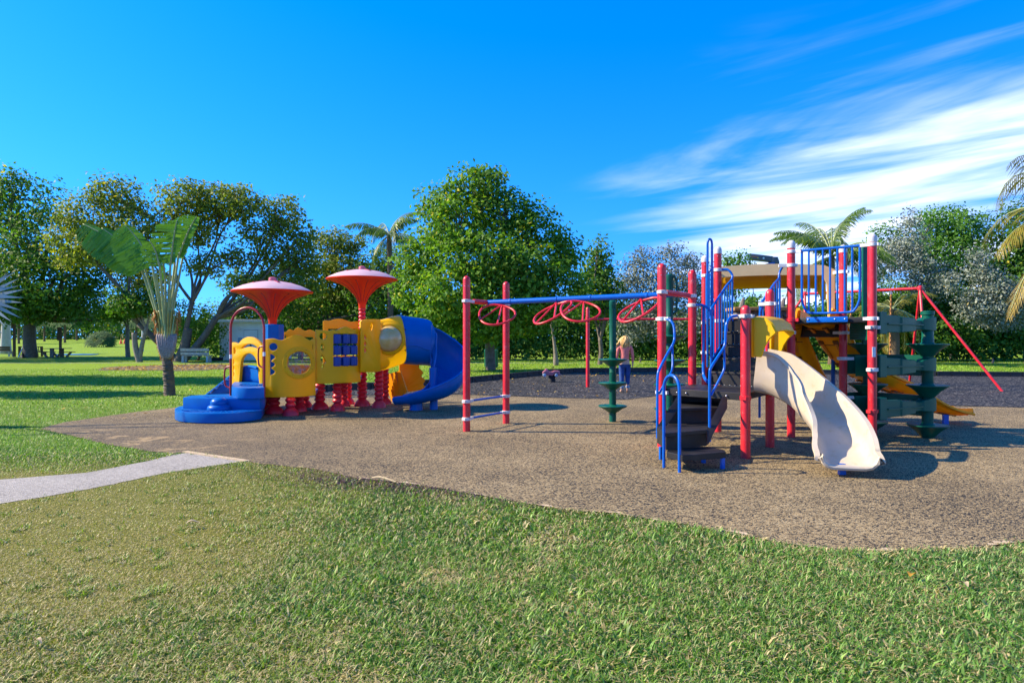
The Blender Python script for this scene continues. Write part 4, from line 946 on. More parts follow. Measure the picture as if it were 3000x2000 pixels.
for i in range(8):
    a = 2 * math.pi * i / 8 + .3; x = pc[0] + .29 * math.cos(a); t = x / L
    b.dome(O + u * x + nr * (.072 + .17 * 4 * t * (1 - t)) + Vector((0, 0, pc[1] + .29 * math.sin(a))), .009, 1, 8)
b.build('bolt', M_dark, pA)
pl, pr_ = W(926, 0, 13.8), W(1054, 0, 14.35); pl.z = pr_.z = 0; O, u, nr, L = frame(pl, pr_)
top = curve2([(0, 1.80), (.12 * L, 1.79), (.24 * L, 1.775), (.33 * L, 1.80), (.41 * L, 1.79), (.52 * L, 1.84), (.64 * L, 1.865), (.75 * L, 1.83), (.84 * L, 1.81), (.92 * L, 1.82), (L, 1.81)], 5)
win = [(.33 * L, 1.02), (.915 * L, 1.02), (.915 * L, 1.73), (.33 * L, 1.73)]
pB = panel('block_panel', [(0, .67), (.5 * L, .67), (L, .67)] + list(reversed(top)), [circ(.13 * L, 1.67, .082, 22), win, curve2([(.09 * L, 1.52), (.13 * L, 1.50), (.16 * L, 1.44), (.12 * L, 1.34), (.07 * L, 1.42), (.09 * L, 1.52)], 4)[:-1], curve2([(.10 * L, 1.30), (.15 * L, 1.22), (.20 * L, 1.13), (.15 * L, 1.07), (.14 * L, 1.00), (.09 * L, 1.0), (.11 * L, 1.08), (.07 * L, 1.18), (.10 * L, 1.30)], 4)[:-1],
    [(.945 * L, 1.05), (.975 * L, 1.05), (.975 * L, 1.6), (.945 * L, 1.6)]], O, u, nr, .07, M_yel, ph, .12, L, .01, .06)
for i in range(3):
    x = L * (.425 + .195 * i); t = x / L; base = O + u * x + nr * (.12 * 4 * t * (1 - t) + .005)
    rod = MB().tube([base + Vector((0, 0, 1.0)), base + Vector((0, 0, 1.745))], .013, 8).build('spindle', M_bdark, pB)
    for j in range(3):
        MB().lathe(base + Vector((0, 0, 1.025 + .24 * j)), [(.06, 0), (.09, .012), (.094, .10), (.09, .19), (.06, .205)], 7).build('turning_block', M_bdark, rod, 20)
# ---- panel and hooded start of the spiral slide
pl, pr_ = W(1056, 0, 14.25), W(1112, 0, 14.5); pl.z = pr_.z = 0; O, u, nr, L = frame(pl, pr_)
pC = panel('tube_panel', [(0, .90), (L, .90), (L, 2.03), (.7 * L, 2.035), (.3 * L, 2.03), (0.02, 2.01), (0, 1.98)], [wavy_slot(.16 * L, 1.29, 1.72, .05, .05, 3), curve2([(.45 * L, 1.78), (.60 * L, 1.80), (.66 * L, 1.95), (.5 * L, 1.95), (.45 * L, 1.78)], 4)[:-1]], O, u, nr, .07, M_yel, ph, 0, L, .012)
tdir = Vector((.94, .34, 0)).normalized(); tl = Vector((-tdir.y, tdir.x, 0))
T0 = W(1092, 0, 15.0); T0.z = 0
def sq(t, hw, hh, cz, ex, s, skew=0):
    out = []
    for i in range(32):
        a = 2 * math.pi * i / 32; ca, sa = math.cos(a), math.sin(a)
        x = math.copysign(abs(ca) ** (2 / ex), ca) * hw; z = math.copysign(abs(sa) ** (2 / ex), sa) * hh
        out.append(T0 + tdir * (s + skew * z) + tl * x + Vector((0, 0, cz + z)))
    return out
yt = MB().loft([sq(0, .50, .57, 1.465, 7, -.06), sq(0, .50, .57, 1.465, 7, .05), sq(0, .50, .585, 1.48, 5, .22), sq(0, .52, .59, 1.55, 3.2, .45, -.03), sq(0, .55, .56, 1.60, 2.4, .66, -.10)], cap=False)
tube = yt.build('tube_hood', M_yel, ph, 60)
bc = T0 + tdir * .30 - tl * .47 + Vector((0, 0, 1.61)); an = (-tl * .93 - tdir * .25 + Vector((0, 0, .05))).normalized()
bub = MB().lathe(bc, [(.30, .02), (.29, .07), (.26, .13), (.21, .18), (.13, .22), (.055, .238), (.005, .24)], 32, axis=an).build('bubble_window', M_bubble, tube, 70)
MB().lathe(bc, [(.32, -.03), (.365, .0), (.375, .03), (.36, .052), (.31, .06), (.29, .04)], 40, axis=an).build('bubble_rim', M_yel, tube, 50)
# blue part: hood tightening into a spiral trough
tp = [T0 + tdir * .62 + Vector((0, 0, 1.60)), T0 + tdir * .95 + Vector((0, 0, 1.56)), Vector((-1.88, 15.46, 1.50)), Vector((-1.54, 15.32, 1.24)), Vector((-1.44, 15.02, .94)), Vector((-1.56, 14.72, .66)), Vector((-1.90, 14.56, .48)), Vector((-2.25, 14.58, .36)), Vector((-2.56, 14.64, .30))]
par = [(.55, .57, .985, .985), (.54, .56, .985, .985), (.52, .56, .84, .74), (.48, .52, .76, .64), (.44, .48, .72, .6), (.39, .38, .62, .56), (.34, .28, .54, .52), (.32, .22, .52, .5), (.30, .17, .5, .5)]
P = crom(tp, 6); rings = []
for i, p in enumerate(P):
    f = i / 6; j = min(int(f), len(par) - 2); q = np.array(par[j]) + (np.array(par[j + 1]) - np.array(par[j])) * (f - j); rx, rz, hi_, ho_ = q
    t = (P[min(i + 1, len(P) - 1)] - P[max(i - 1, 0)]); t.z *= .3; t.normalize(); l = Vector((-t.y, t.x, 0)).normalized()
    seg = 22; outer = []; inner = []
    for k in range(seg + 1):
        a = -math.pi / 2 - math.pi * hi_ + math.pi * (hi_ + ho_) * k / seg
        outer.append(p + l * (rx * math.cos(a)) + Vector((0, 0, rz * math.sin(a)))); inner.append(p + l * ((rx - .035) * math.cos(a)) + Vector((0, 0, (rz - .035) * math.sin(a))))
    sk = -.10 if i == 0 else 0
    rings.append([v + tdir * (sk * (v.z - p.z)) for v in outer + inner[::-1]])
spiral = MB().loft(rings).build('spiral_slide', M_bplas, ph, 60)
rim1 = MB().tube([(r[0] + r[-1]) / 2 for r in rings[16:]], .028, 8).build('slide_rim', M_bplas, spiral); MB().tube([(r[22] + r[23]) / 2 for r in rings[16:]], .028, 8).build('slide_rim', M_bplas, spiral)
e = rings[-1]; MB().tube([(e[k] + e[-1 - k]) / 2 + Vector((-.012, 0, 0)) for k in range(23)], .03, 8).build('slide_rim', M_bplas, spiral)
wv = MB()   # raised wavy moulding on the outside of the spiral
pts = []
for i in range(3, 30):
    r = rings[i]; k = 6.2 + .16 * math.sin(i * .9) ; k0 = int(k); v = r[k0].lerp(r[k0 + 1], k - k0); cen_ = sum(r, Vector()) / len(r); pts.append(v + (v - cen_).normalized() * .004)
wv.tube(pts, .014, 6).build('wavy_moulding', M_bplas, spiral)
b = MB()
for k in (4, 7, 10, 13, 16): r = rings[1]; v = r[k]; b.dome(v + Vector((0, -.012, .0)), .022, 1, 8)
b.build('bolt', M_dark, spiral)
MB().tube([G(1271, 1200) - Vector((0, 0, .03)), G(1271, 1200) + Vector((-.02, .1, .95))], [.09, .10], 14).build('slide_post', M_bplas, spiral)
p = G(1218, 1202); MB().lathe((p.x, p.y + .05, 0), [(.16, 0), (.15, .03), (.14, .2)], 16).build('slide_foot', M_bplas, spiral)
# ---- far side panels
pl, pr_ = W(829, 0, 15.0), W(925, 0, 15.2); pl.z = pr_.z = 0; O, u, nr, L = frame(pl, pr_)
top = curve2([(0, 1.76), (.1 * L, 1.765), (.2 * L, 1.83), (.32 * L, 1.80), (.45 * L, 1.87), (.57 * L, 1.83), (.68 * L, 1.79), (.82 * L, 1.82), (1 * L, 1.77)], 5)
panel('back_panel', [(0, .5), (L, .5)] + list(reversed(top)), [[(.16 * L, 1.0), (.92 * L, 1.0), (.92 * L, 1.66), (.16 * L, 1.66)], curve2([(.03 * L, 1.5), (.09 * L, 1.52), (.1 * L, 1.68), (.04 * L, 1.7), (.03 * L, 1.5)], 3)[:-1]], O, u, nr, .06, M_yel, ph, 0, L)
pl, pr_ = W(947, 0, 15.6), W(1060, 0, 15.9); pl.z = pr_.z = 0; O, u, nr, L = frame(pl, pr_)
top = curve2([(0, 2.03), (.06 * L, 2.05), (.15 * L, 2.04), (.3 * L, 2.08), (.45 * L, 2.09), (.6 * L, 2.05), (.72 * L, 2.02), (.85 * L, 2.03), (L, 2.02)], 5)
panel('back_panel', [(0, .7), (L, .7)] + list(reversed(top)), [[(.12 * L, 1.2), (.9 * L, 1.2), (.9 * L, 1.86), (.12 * L, 1.86)]], O, u, nr, .06, M_yel, ph, 0, L)
pl, pr_ = W(681, 0, 14.75), W(772, 0, 14.1); pl.z = pr_.z = 0; O, u, nr, L = frame(pl, pr_)
top = curve2([(0, 1.50), (.06 * L, 1.53), (.16 * L, 1.51), (.24 * L, 1.50), (.38 * L, 1.60), (.55 * L, 1.65), (.72 * L, 1.63), (.88 * L, 1.55), (L, 1.46)], 5)
door = [(.26 * L, .60)] + [(.58 * L + .27 * L * math.cos(a), 1.0 + .27 * math.sin(a)) for a in [math.pi - math.pi * i / 12 for i in range(13)]] + [(.92 * L, .60)]
band = curve2([(.30 * L, 1.38), (.42 * L, 1.47), (.6 * L, 1.51), (.78 * L, 1.47), (.92 * L, 1.37), (.80 * L, 1.40), (.6 * L, 1.43), (.45 * L, 1.405), (.30 * L, 1.38)], 4)[:-1]
panel('arch_panel', [(0, .55), (.26 * L, .56), (.4 * L, .55), (L, .55)] + list(reversed(top)), [[(x, z + .03) for x, z in door], band, wavy_slot(.07 * L, .75, 1.16, .03, .035, 3), curve2([(.08 * L, 1.28), (.13 * L, 1.26), (.16 * L, 1.34), (.13 * L, 1.42), (.08 * L, 1.4), (.08 * L, 1.28)], 3)[:-1]], O, u, nr, .07, M_yel, ph, 0, L)
# ---- blue side slide leaving through the arch
bs = [(-5.35, 14.3, .64, .42, .36, .36), (-5.75, 14.75, .62, .42, .40, .40), (-6.15, 15.0, .48, .42, .36, .36), (-6.55, 15.2, .30, .44, .30, .30), (-6.95, 15.35, .16, .44, .20, .20), (-7.15, 15.42, .13, .44, .08, .08)]
sd = MB().loft(sweep(bs, trough)).build('side_slide', M_bplas, ph, 50)
pts = [W(616 + i * 3.1, 1150 - i * 2.3 + 3.0 * math.sin(i * 1.15), 15.0 - i * .03) for i in range(20)]; MB().tube(pts, .016, 6).build('wavy_moulding', M_bdark, sd)
# ---- tower box, decks
tc_ = G(803, 1211); MB().lathe((tc_.x, tc_.y - .03, 0), [(.205, .46), (.21, .47), (.21, 1.91), (.19, 1.925)], 6, ux=(.75, -.66, 0)).build('tower_box', M_bplas, ph, 20)
for pts, z in (([(776, 13.45), (923, 13.8), (935, 15.1), (800, 14.9)], .46), ([(926, 13.9), (1054, 14.4), (1062, 15.9), (948, 15.6)], .72), ([(1056, 14.35), (1105, 14.55), (1125, 15.8), (1062, 15.8)], .92)):
    q = [W(x, 0, Y) for x, Y in pts]; MB().prism([Vector((p.x, p.y, z - .05)) for p in q], (0, 0, .07)).build('deck', M_bplas if z < .9 else M_yel, ph)
# ---- mushroom roofs
FL_ = lambda a, z: .10 * abs(math.cos(7 * a)) ** 1.5 * min(1, max(0, (z - .12) / .35)) if z < .68 else 0
M_fluteshade = mat('flute_shade_red', (.50, .012, .012), .5, .1)  # deep red lines paint the shade between the bell's flutes
def mushroom(c, zb):
    bell = MB().lathe(c + Vector((0, 0, zb)), [(.082, 0), (.088, .10), (.105, .17), (.135, .25), (.185, .335), (.26, .43), (.35, .52), (.48, .60), (.63, .655), (.76, .685), (.835, .70), (.845, .715), (.835, .73), (.82, .735)], 64, FL_).build('mushroom_bell', M_bell, ph, 70)
    MB().lathe(c + Vector((0, 0, zb)), [(.818, .734), (.755, .775), (.60, .845), (.42, .90), (.22, .935), (.08, .95), (.01, .952)], 48, lambda a, z: .012 * math.cos(5 * a + 1)).build('mushroom_cap', M_cap, bell, 70)
    kb = MB().lathe(c + Vector((0, 0, zb)), [(.08, .945), (.082, .99), (.075, 1.02), (.04, 1.035), (.002, 1.037)], 16).build('cap_knob', M_knob, bell)
    pf = [(.105, .17), (.135, .25), (.185, .335), (.26, .43), (.35, .52), (.48, .60), (.63, .655)]; gv = MB()
    for i in range(14):
        a = 2 * math.pi * (i + .5) / 14; gv.tube(crom([c + Vector((math.cos(a) * q, math.sin(a) * q, zb + z)) for q, z in pf], 3), [.006 + .0006 * j for j in range(19)], 5)
    gv.build('flute_shade', M_fluteshade, bell)
    sm = MB()
    for i in range(5):
        a = -2.2 + i * 1.256; d = Vector((math.cos(a), math.sin(a), 0)); sm.beam(c + d * .18 + Vector((0, 0, zb + .945)), c + d * .46 + Vector((0, 0, zb + .894)), .05, .02)
    sm.build('cap_seam', M_darkred, bell)
m1 = G(803, 1211); m1.x = (798.5 - CX) / F * m1.y; mushroom(m1, 1.91)
m2 = G(1061, 1189); mushroom(m2, 2.32); beads(m2, .95, 2.32, .088, .088).build('beaded_column', M_legs, ph, 60)
# ---- yellow climbing ramp at the back
q = [W(1122, 1100, 16.2), W(1172, 1085, 16.0), W(1192, 1146, 15.9), W(1161, 1176, 15.95), W(1147, 1175, 16.1)]
ramp = MB().prism(q, (0.02, .06, 0)).build('climbing_ramp', M_oran, ph)
for t in (.25, .5, .75): MB().beam(q[0].lerp(q[1], t) - Vector((0, .012, 0)), q[4].lerp(q[2], t * .9) - Vector((0, .012, 0)), .05, .02, (0, 1, 0)).build('ramp_groove', M_ribs, ramp)
pl, pr_ = W(1170, 0, 16.3), W(1244, 0, 16.5); pl.z = pr_.z = 0; O, u, nr, L = frame(pl, pr_)
panel('ramp_side', [(0, .3), (.35 * L, .28), (L, .33)] + curve2([(L, .40), (.93 * L, .46), (1.0 * L, .56), (.86 * L, .66), (.92 * L, .76), (.76 * L, .88), (.78 * L, .98), (.6 * L, 1.03)], 4) + [(0, 1.06)], [], O, u, nr, .06, M_oran, ph, 0, L)
# ------------------------------------------------------------------ vegetation
def leaves(P, size, outward=None, tint=None, droop=.3):
    k = len(P); s = (size * (.6 + .8 * rng.random(k)))[:, None]
    nrm = rng.normal(0, 1, (k, 3)); nrm[:, 2] = np.abs(nrm[:, 2]) * .9 + .25
    if outward is not None: nrm += outward * .9
    nrm = unit(nrm); d = unit(np.cross(nrm, rng.normal(0, 1, (k, 3)))); d[:, 2] -= droop; d = unit(d); e = unit(np.cross(nrm, d))
    fold = nrm * s * .08
    return P - d * s * .5, P - e * s * .29 + fold, P + d * s * .5, P + e * s * .29 + fold
def crown_points(blobs, n, twig=.34, seed=0, shell=.55):
    """blobs: (centre, radii) ; leaf clusters spread through each blob with gaps between them"""
    area = np.array([r[0] * r[1] + r[1] * r[2] + r[0] * r[2] for c, r in blobs]); share = area / area.sum(); PT = []; OW = []; TW = []; CE = []
    for (c, r), sh in zip(blobs, share):
        k = int(n * sh); nt = max(6, k // 17); dr = unit(rng.normal(0, 1, (nt, 3))); rad = (shell + (1 - shell) * rng.random(nt) ** .6) * (1 + .22 * rng.normal(0, 1, nt).clip(-1, 1.6) * .6)
        t = np.array(c) + dr * np.array(r) * rad[:, None]; TW.append(t[: max(2, nt // 14)])
        idx = rng.integers(0, nt, k); off = rng.normal(0, 1, (k, 3)).clip(-1.7, 1.7) * twig * np.array((1, 1, .62))
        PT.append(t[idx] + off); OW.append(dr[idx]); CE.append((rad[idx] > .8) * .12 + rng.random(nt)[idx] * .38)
    return np.concatenate(PT), np.concatenate(OW), TW, np.concatenate(CE)
def tree(name, label, cat, base, Y, blobs, leaf, lm, n, tr=.3, fork=None, bark=None, trunks=None, group=None, depth=1.0, twig=.34, limb=True, shell=.5, lean=0, twigs=True):
    """blobs in view pixels (2352 wide): (x, y, rx, ry[, dY])"""
    bx, by = base; p0 = W(bx * V, 0, Y); p0.z = float(hillz(p0.x, p0.y)) - .05
    t = thing(name, label, cat, p0, group)
    B = []
    for q in blobs:
        x, y, rx, ry = q[:4]; dY = q[4] if len(q) > 4 else random.uniform(-.4, .4) * rx * V / F * Y
        c = W(x * V, y * V, Y + dY); sc = V / F * (Y + dY); B.append((tuple(c), (rx * sc, (rx + ry) / 2 * sc * depth, ry * sc)))
    P, OW, TW, CE = crown_points(B, n, twig, shell=shell)
    keep = P[:, 2] > .25; P, OW, CE = P[keep], OW[keep], CE[keep]
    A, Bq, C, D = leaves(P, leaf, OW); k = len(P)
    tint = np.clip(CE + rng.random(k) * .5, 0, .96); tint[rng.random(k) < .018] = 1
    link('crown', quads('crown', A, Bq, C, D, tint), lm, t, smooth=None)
    mb = MB(); fk = fork if fork is not None else .35 * max(c[2] for c, r in B); bark = bark or M_trunk
    tops = []
    for (dx, r0, fx, fz) in (trunks or [(0, tr, lean, fk)]):
        a = p0 + Vector((dx, 0, 0)); e = Vector((p0.x + fx, p0.y, fz)); mid = a.lerp(e, .5) + Vector((random.uniform(-.12, .12), 0, 0))
        pts = crom([a - Vector((0, 0, .1)), a + Vector((0, 0, .12)), mid, e], 4); m_ = len(pts)
        mb.tube(pts, [r0 * (1.45 if i < 2 else 1.12 - .42 * i / m_) for i in range(m_)], 10); tops.append((e, r0 * .68))
    if limb:
        for (c, r), tw in zip(B, TW):
            c = Vector(c); e, r0 = min(tops, key=lambda q: (q[0] - c).length); Lb = (c - e).length; jt = lambda a: Vector((random.uniform(-a, a), random.uniform(-a, a), random.uniform(-a, a) - .03)) * Lb
            pts = crom([e - Vector((0, 0, .1)), e.lerp(c, .3) + jt(.09), e.lerp(c, .62) + jt(.13), c], 4); m_ = len(pts); mb.tube(pts, [max(.025, r0 * (.78 - .62 * i / m_)) for i in range(m_)], 7, cap=False)
            if twigs:
                for w in tw[:6]:
                    w = Vector(w); mb.tube([pts[-4], c.lerp(w, .5) + Vector((0, 0, .1)), w], [.05, .032, .014], 5, cap=False)
    mb.build('trunk', bark, t, 180); return t
tree('shade_tree', 'large dark green shade tree filling the left edge, dark trunk behind the slatted bench', 'tree', (70, 0), 54, [(45, 470, 75, 75, -1), (-40, 560, 100, 120), (30, 440, 40, 45, -2), (110, 560, 95, 85, -3), (120, 650, 120, 70, -4), (205, 620, 55, 65, -4), (40, 640, 100, 90, -3), (60, 700, 140, 40, -2), (-60, 470, 60, 70), (-120, 620, 90, 120), (190, 690, 60, 35, -3), (120, 715, 90, 22, -2), (10, 720, 70, 22), (230, 735, 40, 16, 2)], .30, L_dark, 27000, .52, 3.6, twig=.5)
tree('spreading_tree', 'wide olive leaved tree with several leaning trunks behind the paddle leaved palm', 'tree', (412, 0), 45, [(265, 450, 58, 42), (205, 500, 65, 52), (330, 520, 62, 50), (420, 462, 62, 45), (500, 462, 66, 45), (560, 470, 45, 40), (450, 525, 60, 42), (648, 492, 48, 42), (600, 545, 48, 34), (690, 540, 34, 38), (640, 588, 52, 30), (705, 600, 34, 40), (545, 590, 36, 26), (480, 610, 44, 26), (250, 570, 70, 45), (320, 640, 60, 34, 3), (600, 650, 60, 26), (690, 655, 46, 28), (170, 560, 50, 60)], .23, L_olive, 30000, .36, 2.3, trunks=[(0, .38, .6, 2.3), (-.2, .26, -2.8, 2.6), (.3, .27, 2.6, 3.1), (.1, .2, .9, 4.2)], twig=.36)
tree('olive_tree', 'smaller olive leaved tree between the spreading tree and the red mushroom roofs', 'tree', (790, 0), 50, [(762, 560, 44, 40), (790, 615, 46, 40), (745, 625, 40, 40), (815, 560, 24, 24), (720, 690, 60, 40), (800, 680, 50, 40)], .23, L_olive, 9000, .25, 2.0)
tree('broadleaf_tree', 'tall dome shaped green tree behind the overhead loops, single stout trunk', 'tree', (1127, 0), 33, [(1095, 428, 66, 44), (1130, 400, 22, 24), (1020, 470, 56, 44), (1155, 485, 70, 52), (1050, 520, 80, 60, -1.5), (1222, 535, 62, 58), (1295, 580, 40, 45), (975, 590, 58, 62), (1110, 590, 100, 60, -2.5), (1210, 620, 90, 60, -2), (955, 660, 52, 56), (1040, 670, 90, 56, -2.5), (1150, 690, 90, 50, -2.5), (1270, 670, 74, 50, -1), (1010, 730, 70, 44, -1), (1120, 745, 90, 36, -1.5), (1220, 735, 60, 34)], .215, L_green, 34000, .27, 2.9, twig=.3, lean=.15)
tree('pointed_tree', 'narrow pointed dark tree at the right shoulder of the dome shaped tree', 'tree', (1378, 0), 40, [(1376, 575, 12, 26), (1372, 610, 26, 32), (1385, 655, 42, 40), (1350, 680, 40, 50), (1395, 700, 36, 40)], .22, L_dark, 5500, .16, 1.6)
for i, (x, Yq, bl, lb) in enumerate(((1470, 44, [(1465, 625, 40, 42), (1440, 680, 40, 50), (1490, 680, 46, 60), (1480, 590, 26, 22), (1450, 750, 50, 40), (1520, 740, 40, 40)], 'silver leaved shrub rising behind the disc climber'),
                          (1560, 43, [(1545, 612, 46, 44), (1600, 625, 34, 44), (1570, 680, 60, 50), (1530, 660, 40, 50), (1535, 580, 24, 18), (1620, 690, 44, 50), (1580, 740, 70, 34)], 'silver leaved shrub behind the red stair posts'),
                          (2075, 46, [(2085, 560, 36, 56), (2093, 505, 12, 28), (2060, 590, 34, 40), (2110, 630, 40, 50), (2010, 610, 40, 44), (2150, 650, 30, 50)], 'tall silver leaved tree between the coconut palm and the green tree'),
                          (2280, 42, [(2275, 650, 40, 40), (2250, 705, 54, 36), (2330, 690, 44, 46), (2243, 600, 16, 34), (2180, 650, 20, 24), (2300, 735, 50, 24)], 'silver leaved shrub in front of the green tree on the right'))):
    tree('silver_shrub', lb, 'tree', (x, 0), Yq, bl, .17, L_silver, 8500, .07, .3, group='silver leaved shrubs along the hedge', twig=.30, limb=False, shell=.35)
tree('leafy_tree', 'feathery green tree top showing right of the tall blue hoop', 'tree', (1690, 0), 52, [(1690, 610, 26, 26), (1665, 600, 14, 16), (1700, 585, 8, 12), (1720, 600, 14, 8), (1680, 650, 40, 30)], .22, L_lime, 1700, .12, 2.0, twig=.3)
tree('leafy_tree', 'tall light green tree right of the coconut palm', 'tree', (2190, 0), 50, [(2180, 520, 72, 42), (2145, 500, 30, 26), (2230, 530, 60, 46), (2180, 590, 80, 60), (2250, 600, 60, 50), (2120, 580, 50, 50), (2035, 545, 34, 34), (2200, 660, 80, 50), (2130, 690, 70, 50, -1), (2040, 690, 70, 50, -1), (2220, 740, 80, 40, -1)], .22, L_lime, 24000, .3, 2.6, twig=.36)
tree('leafy_tree', 'dark green tree at the right edge behind the yellowing fronds', 'tree', (2360, 0), 48, [(2345, 520, 40, 56), (2330, 600, 60, 60), (2390, 560, 60, 80), (2360, 660, 70, 60), (2330, 740, 70, 50), (2150, 760, 90, 40, -2), (2010, 750, 70, 40, -2)], .24, L_dark, 17000, .3, 2.4, twig=.4)
tree('round_bush', 'rounded green bush left of the white shed', 'bush', (455, 0), 47, [(455, 760, 44, 38), (485, 740, 36, 50), (430, 790, 40, 26), (480, 795, 36, 24), (430, 730, 36, 40, 4)], .2, L_green, 4500, .1, .8, limb=False)
tree('overhanging_tree', 'dark green tree overhanging the right end of the white shed', 'tree', (690, 0), 49, [(640, 690, 50, 36, -3), (625, 722, 22, 16, -5), (690, 730, 60, 50), (740, 720, 60, 60), (900, 640, 50, 70), (560, 650, 50, 30, 2), (640, 640, 60, 40, 3), (850, 680, 60, 70), (860, 610, 40, 40), (640, 765, 24, 14, -4)], .22, L_dark, 15000, .22, 2.2)
tree('small_tree', 'small forked tree with pale trunk left of the paddle leaved palm', 'tree', (320, 0), 44, [(310, 700, 40, 26), (350, 690, 40, 30), (290, 690, 36, 30)], .22, L_dark, 3500, .17, 2.1, bark=M_trunk2, trunks=[(0, .21, -.35, 2.0), (0, .16, .5, 2.4)])
tree('small_tree', 'thin trunked small tree furthest left of the two pale trunks', 'tree', (294, 0), 56, [(290, 715, 34, 20), (260, 705, 36, 26)], .24, L_dark, 2200, .2, 2.4, bark=M_trunk2)
tree('lawn_tree', 'leafy tree beyond the left edge casting its shadow over the lawn', 'tree', (-540, 0), 26.2, [(-545, 150, 170, 100), (-640, 260, 150, 100), (-440, 250, 170, 100), (-520, 380, 200, 90), (-430, 130, 120, 80), (-500, 500, 150, 70)], .32, L_dark, 11000, .25, 2.4, twig=.4)
tree('lawn_tree', 'smaller leafy tree beyond the left edge nearer the grey path', 'tree', (-420, 0), 19.3, [(-430, 440, 100, 60), (-490, 520, 80, 50), (-340, 520, 100, 50), (-320, 450, 70, 50)], .22, L_dark, 5000, .16, 1.8, twig=.34)
tree('lawn_tree', 'broad leafy tree beyond the left edge shading the picnic lawn', 'tree', (-420, 0), 47, [(-430, 420, 110, 80), (-500, 500, 110, 80), (-350, 500, 110, 80), (-420, 590, 150, 60), (-330, 400, 80, 60)], .34, L_dark, 9000, .35, 3, twig=.5)
# uncountable hedge and far wood
def hedge(name, xs, Y0, Y1, ytop, n, leaf, lm, label, lowY=.1, wob=.25):
    k = n; u = rng.random(k); x = xs[0] + (xs[1] - xs[0]) * u; Yq = Y0 + (Y1 - Y0) * rng.random(k); X = (x * V - CX) / F * Y0
    top = np.interp(x, [p[0] for p in ytop], [p[1] for p in ytop]); zt = H + (HY - top * V) / F * Y0
    lump = .5 + .5 * np.sin(X * 1.25 + 2 * np.sin(X * .41)) * np.cos(X * .77 + 1); zt = zt * (1 - wob + wob * lump)
    zz = lowY + (zt - lowY) * rng.random(k) ** .8; Yq = Yq + .5 * lump + (zz / np.maximum(zt, .1)) * .9
    P = np.c_[X, Yq, zz]
    cl = np.floor(X / .9) * 7.13 + np.floor(zz / .7) * 3.7; ctint = np.modf(np.abs(np.sin(cl) * 437.5))[0] * .4
    A, B, C, D = leaves(P, leaf, np.tile([0, -.8, .2], (k, 1))); o = link(name, quads(name, A, B, C, D, np.clip(ctint + .55 * rng.random(k), 0, .97)), lm, smooth=None, kind='stuff')
    return tag(o, label, 'hedge')
hedge('hedge_foliage', (880, 1420), 47, 49.5, [(880, 640), (960, 690), (1200, 690), (1420, 690)], 22000, .26, L_dark, 'dark hedge behind the dome shaped tree')
hedge('hedge_foliage', (1400, 1960), 46, 49, [(1400, 690), (1500, 720), (1640, 700), (1760, 660), (1900, 690), (1960, 660)], 21000, .26, L_dark, 'dark hedge behind the red posts')
hedge('hedge_foliage', (1940, 2800), 45, 48, [(1940, 650), (2100, 640), (2352, 640), (2500, 520), (2800, 560)], 36000, .28, L_dark, 'dark green hedge at the right beyond the swing')
hedge('hedge_foliage', (480, 900), 56, 60, [(480, 700), (560, 640), (700, 640), (900, 600)], 20000, .3, L_dark, 'dark trees massed behind the white shed and playhouse')
hedge('far_wood', (-900, 520), 128, 150, [(-900, 560), (-200, 640), (100, 700), (260, 705), (400, 715), (520, 705)], 30000, .8, L_dark, 'far belt of trees beyond the left lawn', wob=.4)
hedge('far_wood', (420, 3400), 70, 90, [(420, 735), (900, 690), (1500, 690), (2400, 640), (3400, 560)], 30000, .6, L_dark, 'far trees behind the hedge')

# ---- palms
def frond(mbv, root, az, el, L, droop, nl, ll, tint, width=.035, hang=.7):
    d = Vector((math.cos(az), math.sin(az), 0)); pts = []; p = Vector(root); e = el
    for i in range(11):
        pts.append(p.copy()); p = p + (d * math.cos(e) + Vector((0, 0, math.sin(e)))) * (L / 10); e -= droop / 10 * (1 + i * .12)
    side = Vector((-d.y, d.x, 0)); A = []
    for i in range(nl):
        t = .12 + .88 * i / (nl - 1); f = t * 10; j = min(int(f), 9); q = pts[j].lerp(pts[j + 1], f - j); tg = (pts[j + 1] - pts[j]).normalized()
        le = ll * (math.sin(math.pi * (.18 + .77 * t)) ** .7) * random.uniform(.85, 1.1)
        for s in (-1, 1):
            v = (side * s * .75 + tg * .65 + Vector((0, 0, -hang * random.uniform(.6, 1.3)))).normalized(); w = tg * (width / 2)
            m_ = q + v * le * .5; v2 = (v + Vector((0, 0, -.5 * hang))).normalized(); e_ = m_ + v2 * le * .5
            mbv.append((q - w * .6, q + w * .6, m_ + w, m_ - w, e_, tint + random.uniform(-.15, .15)))
    return pts
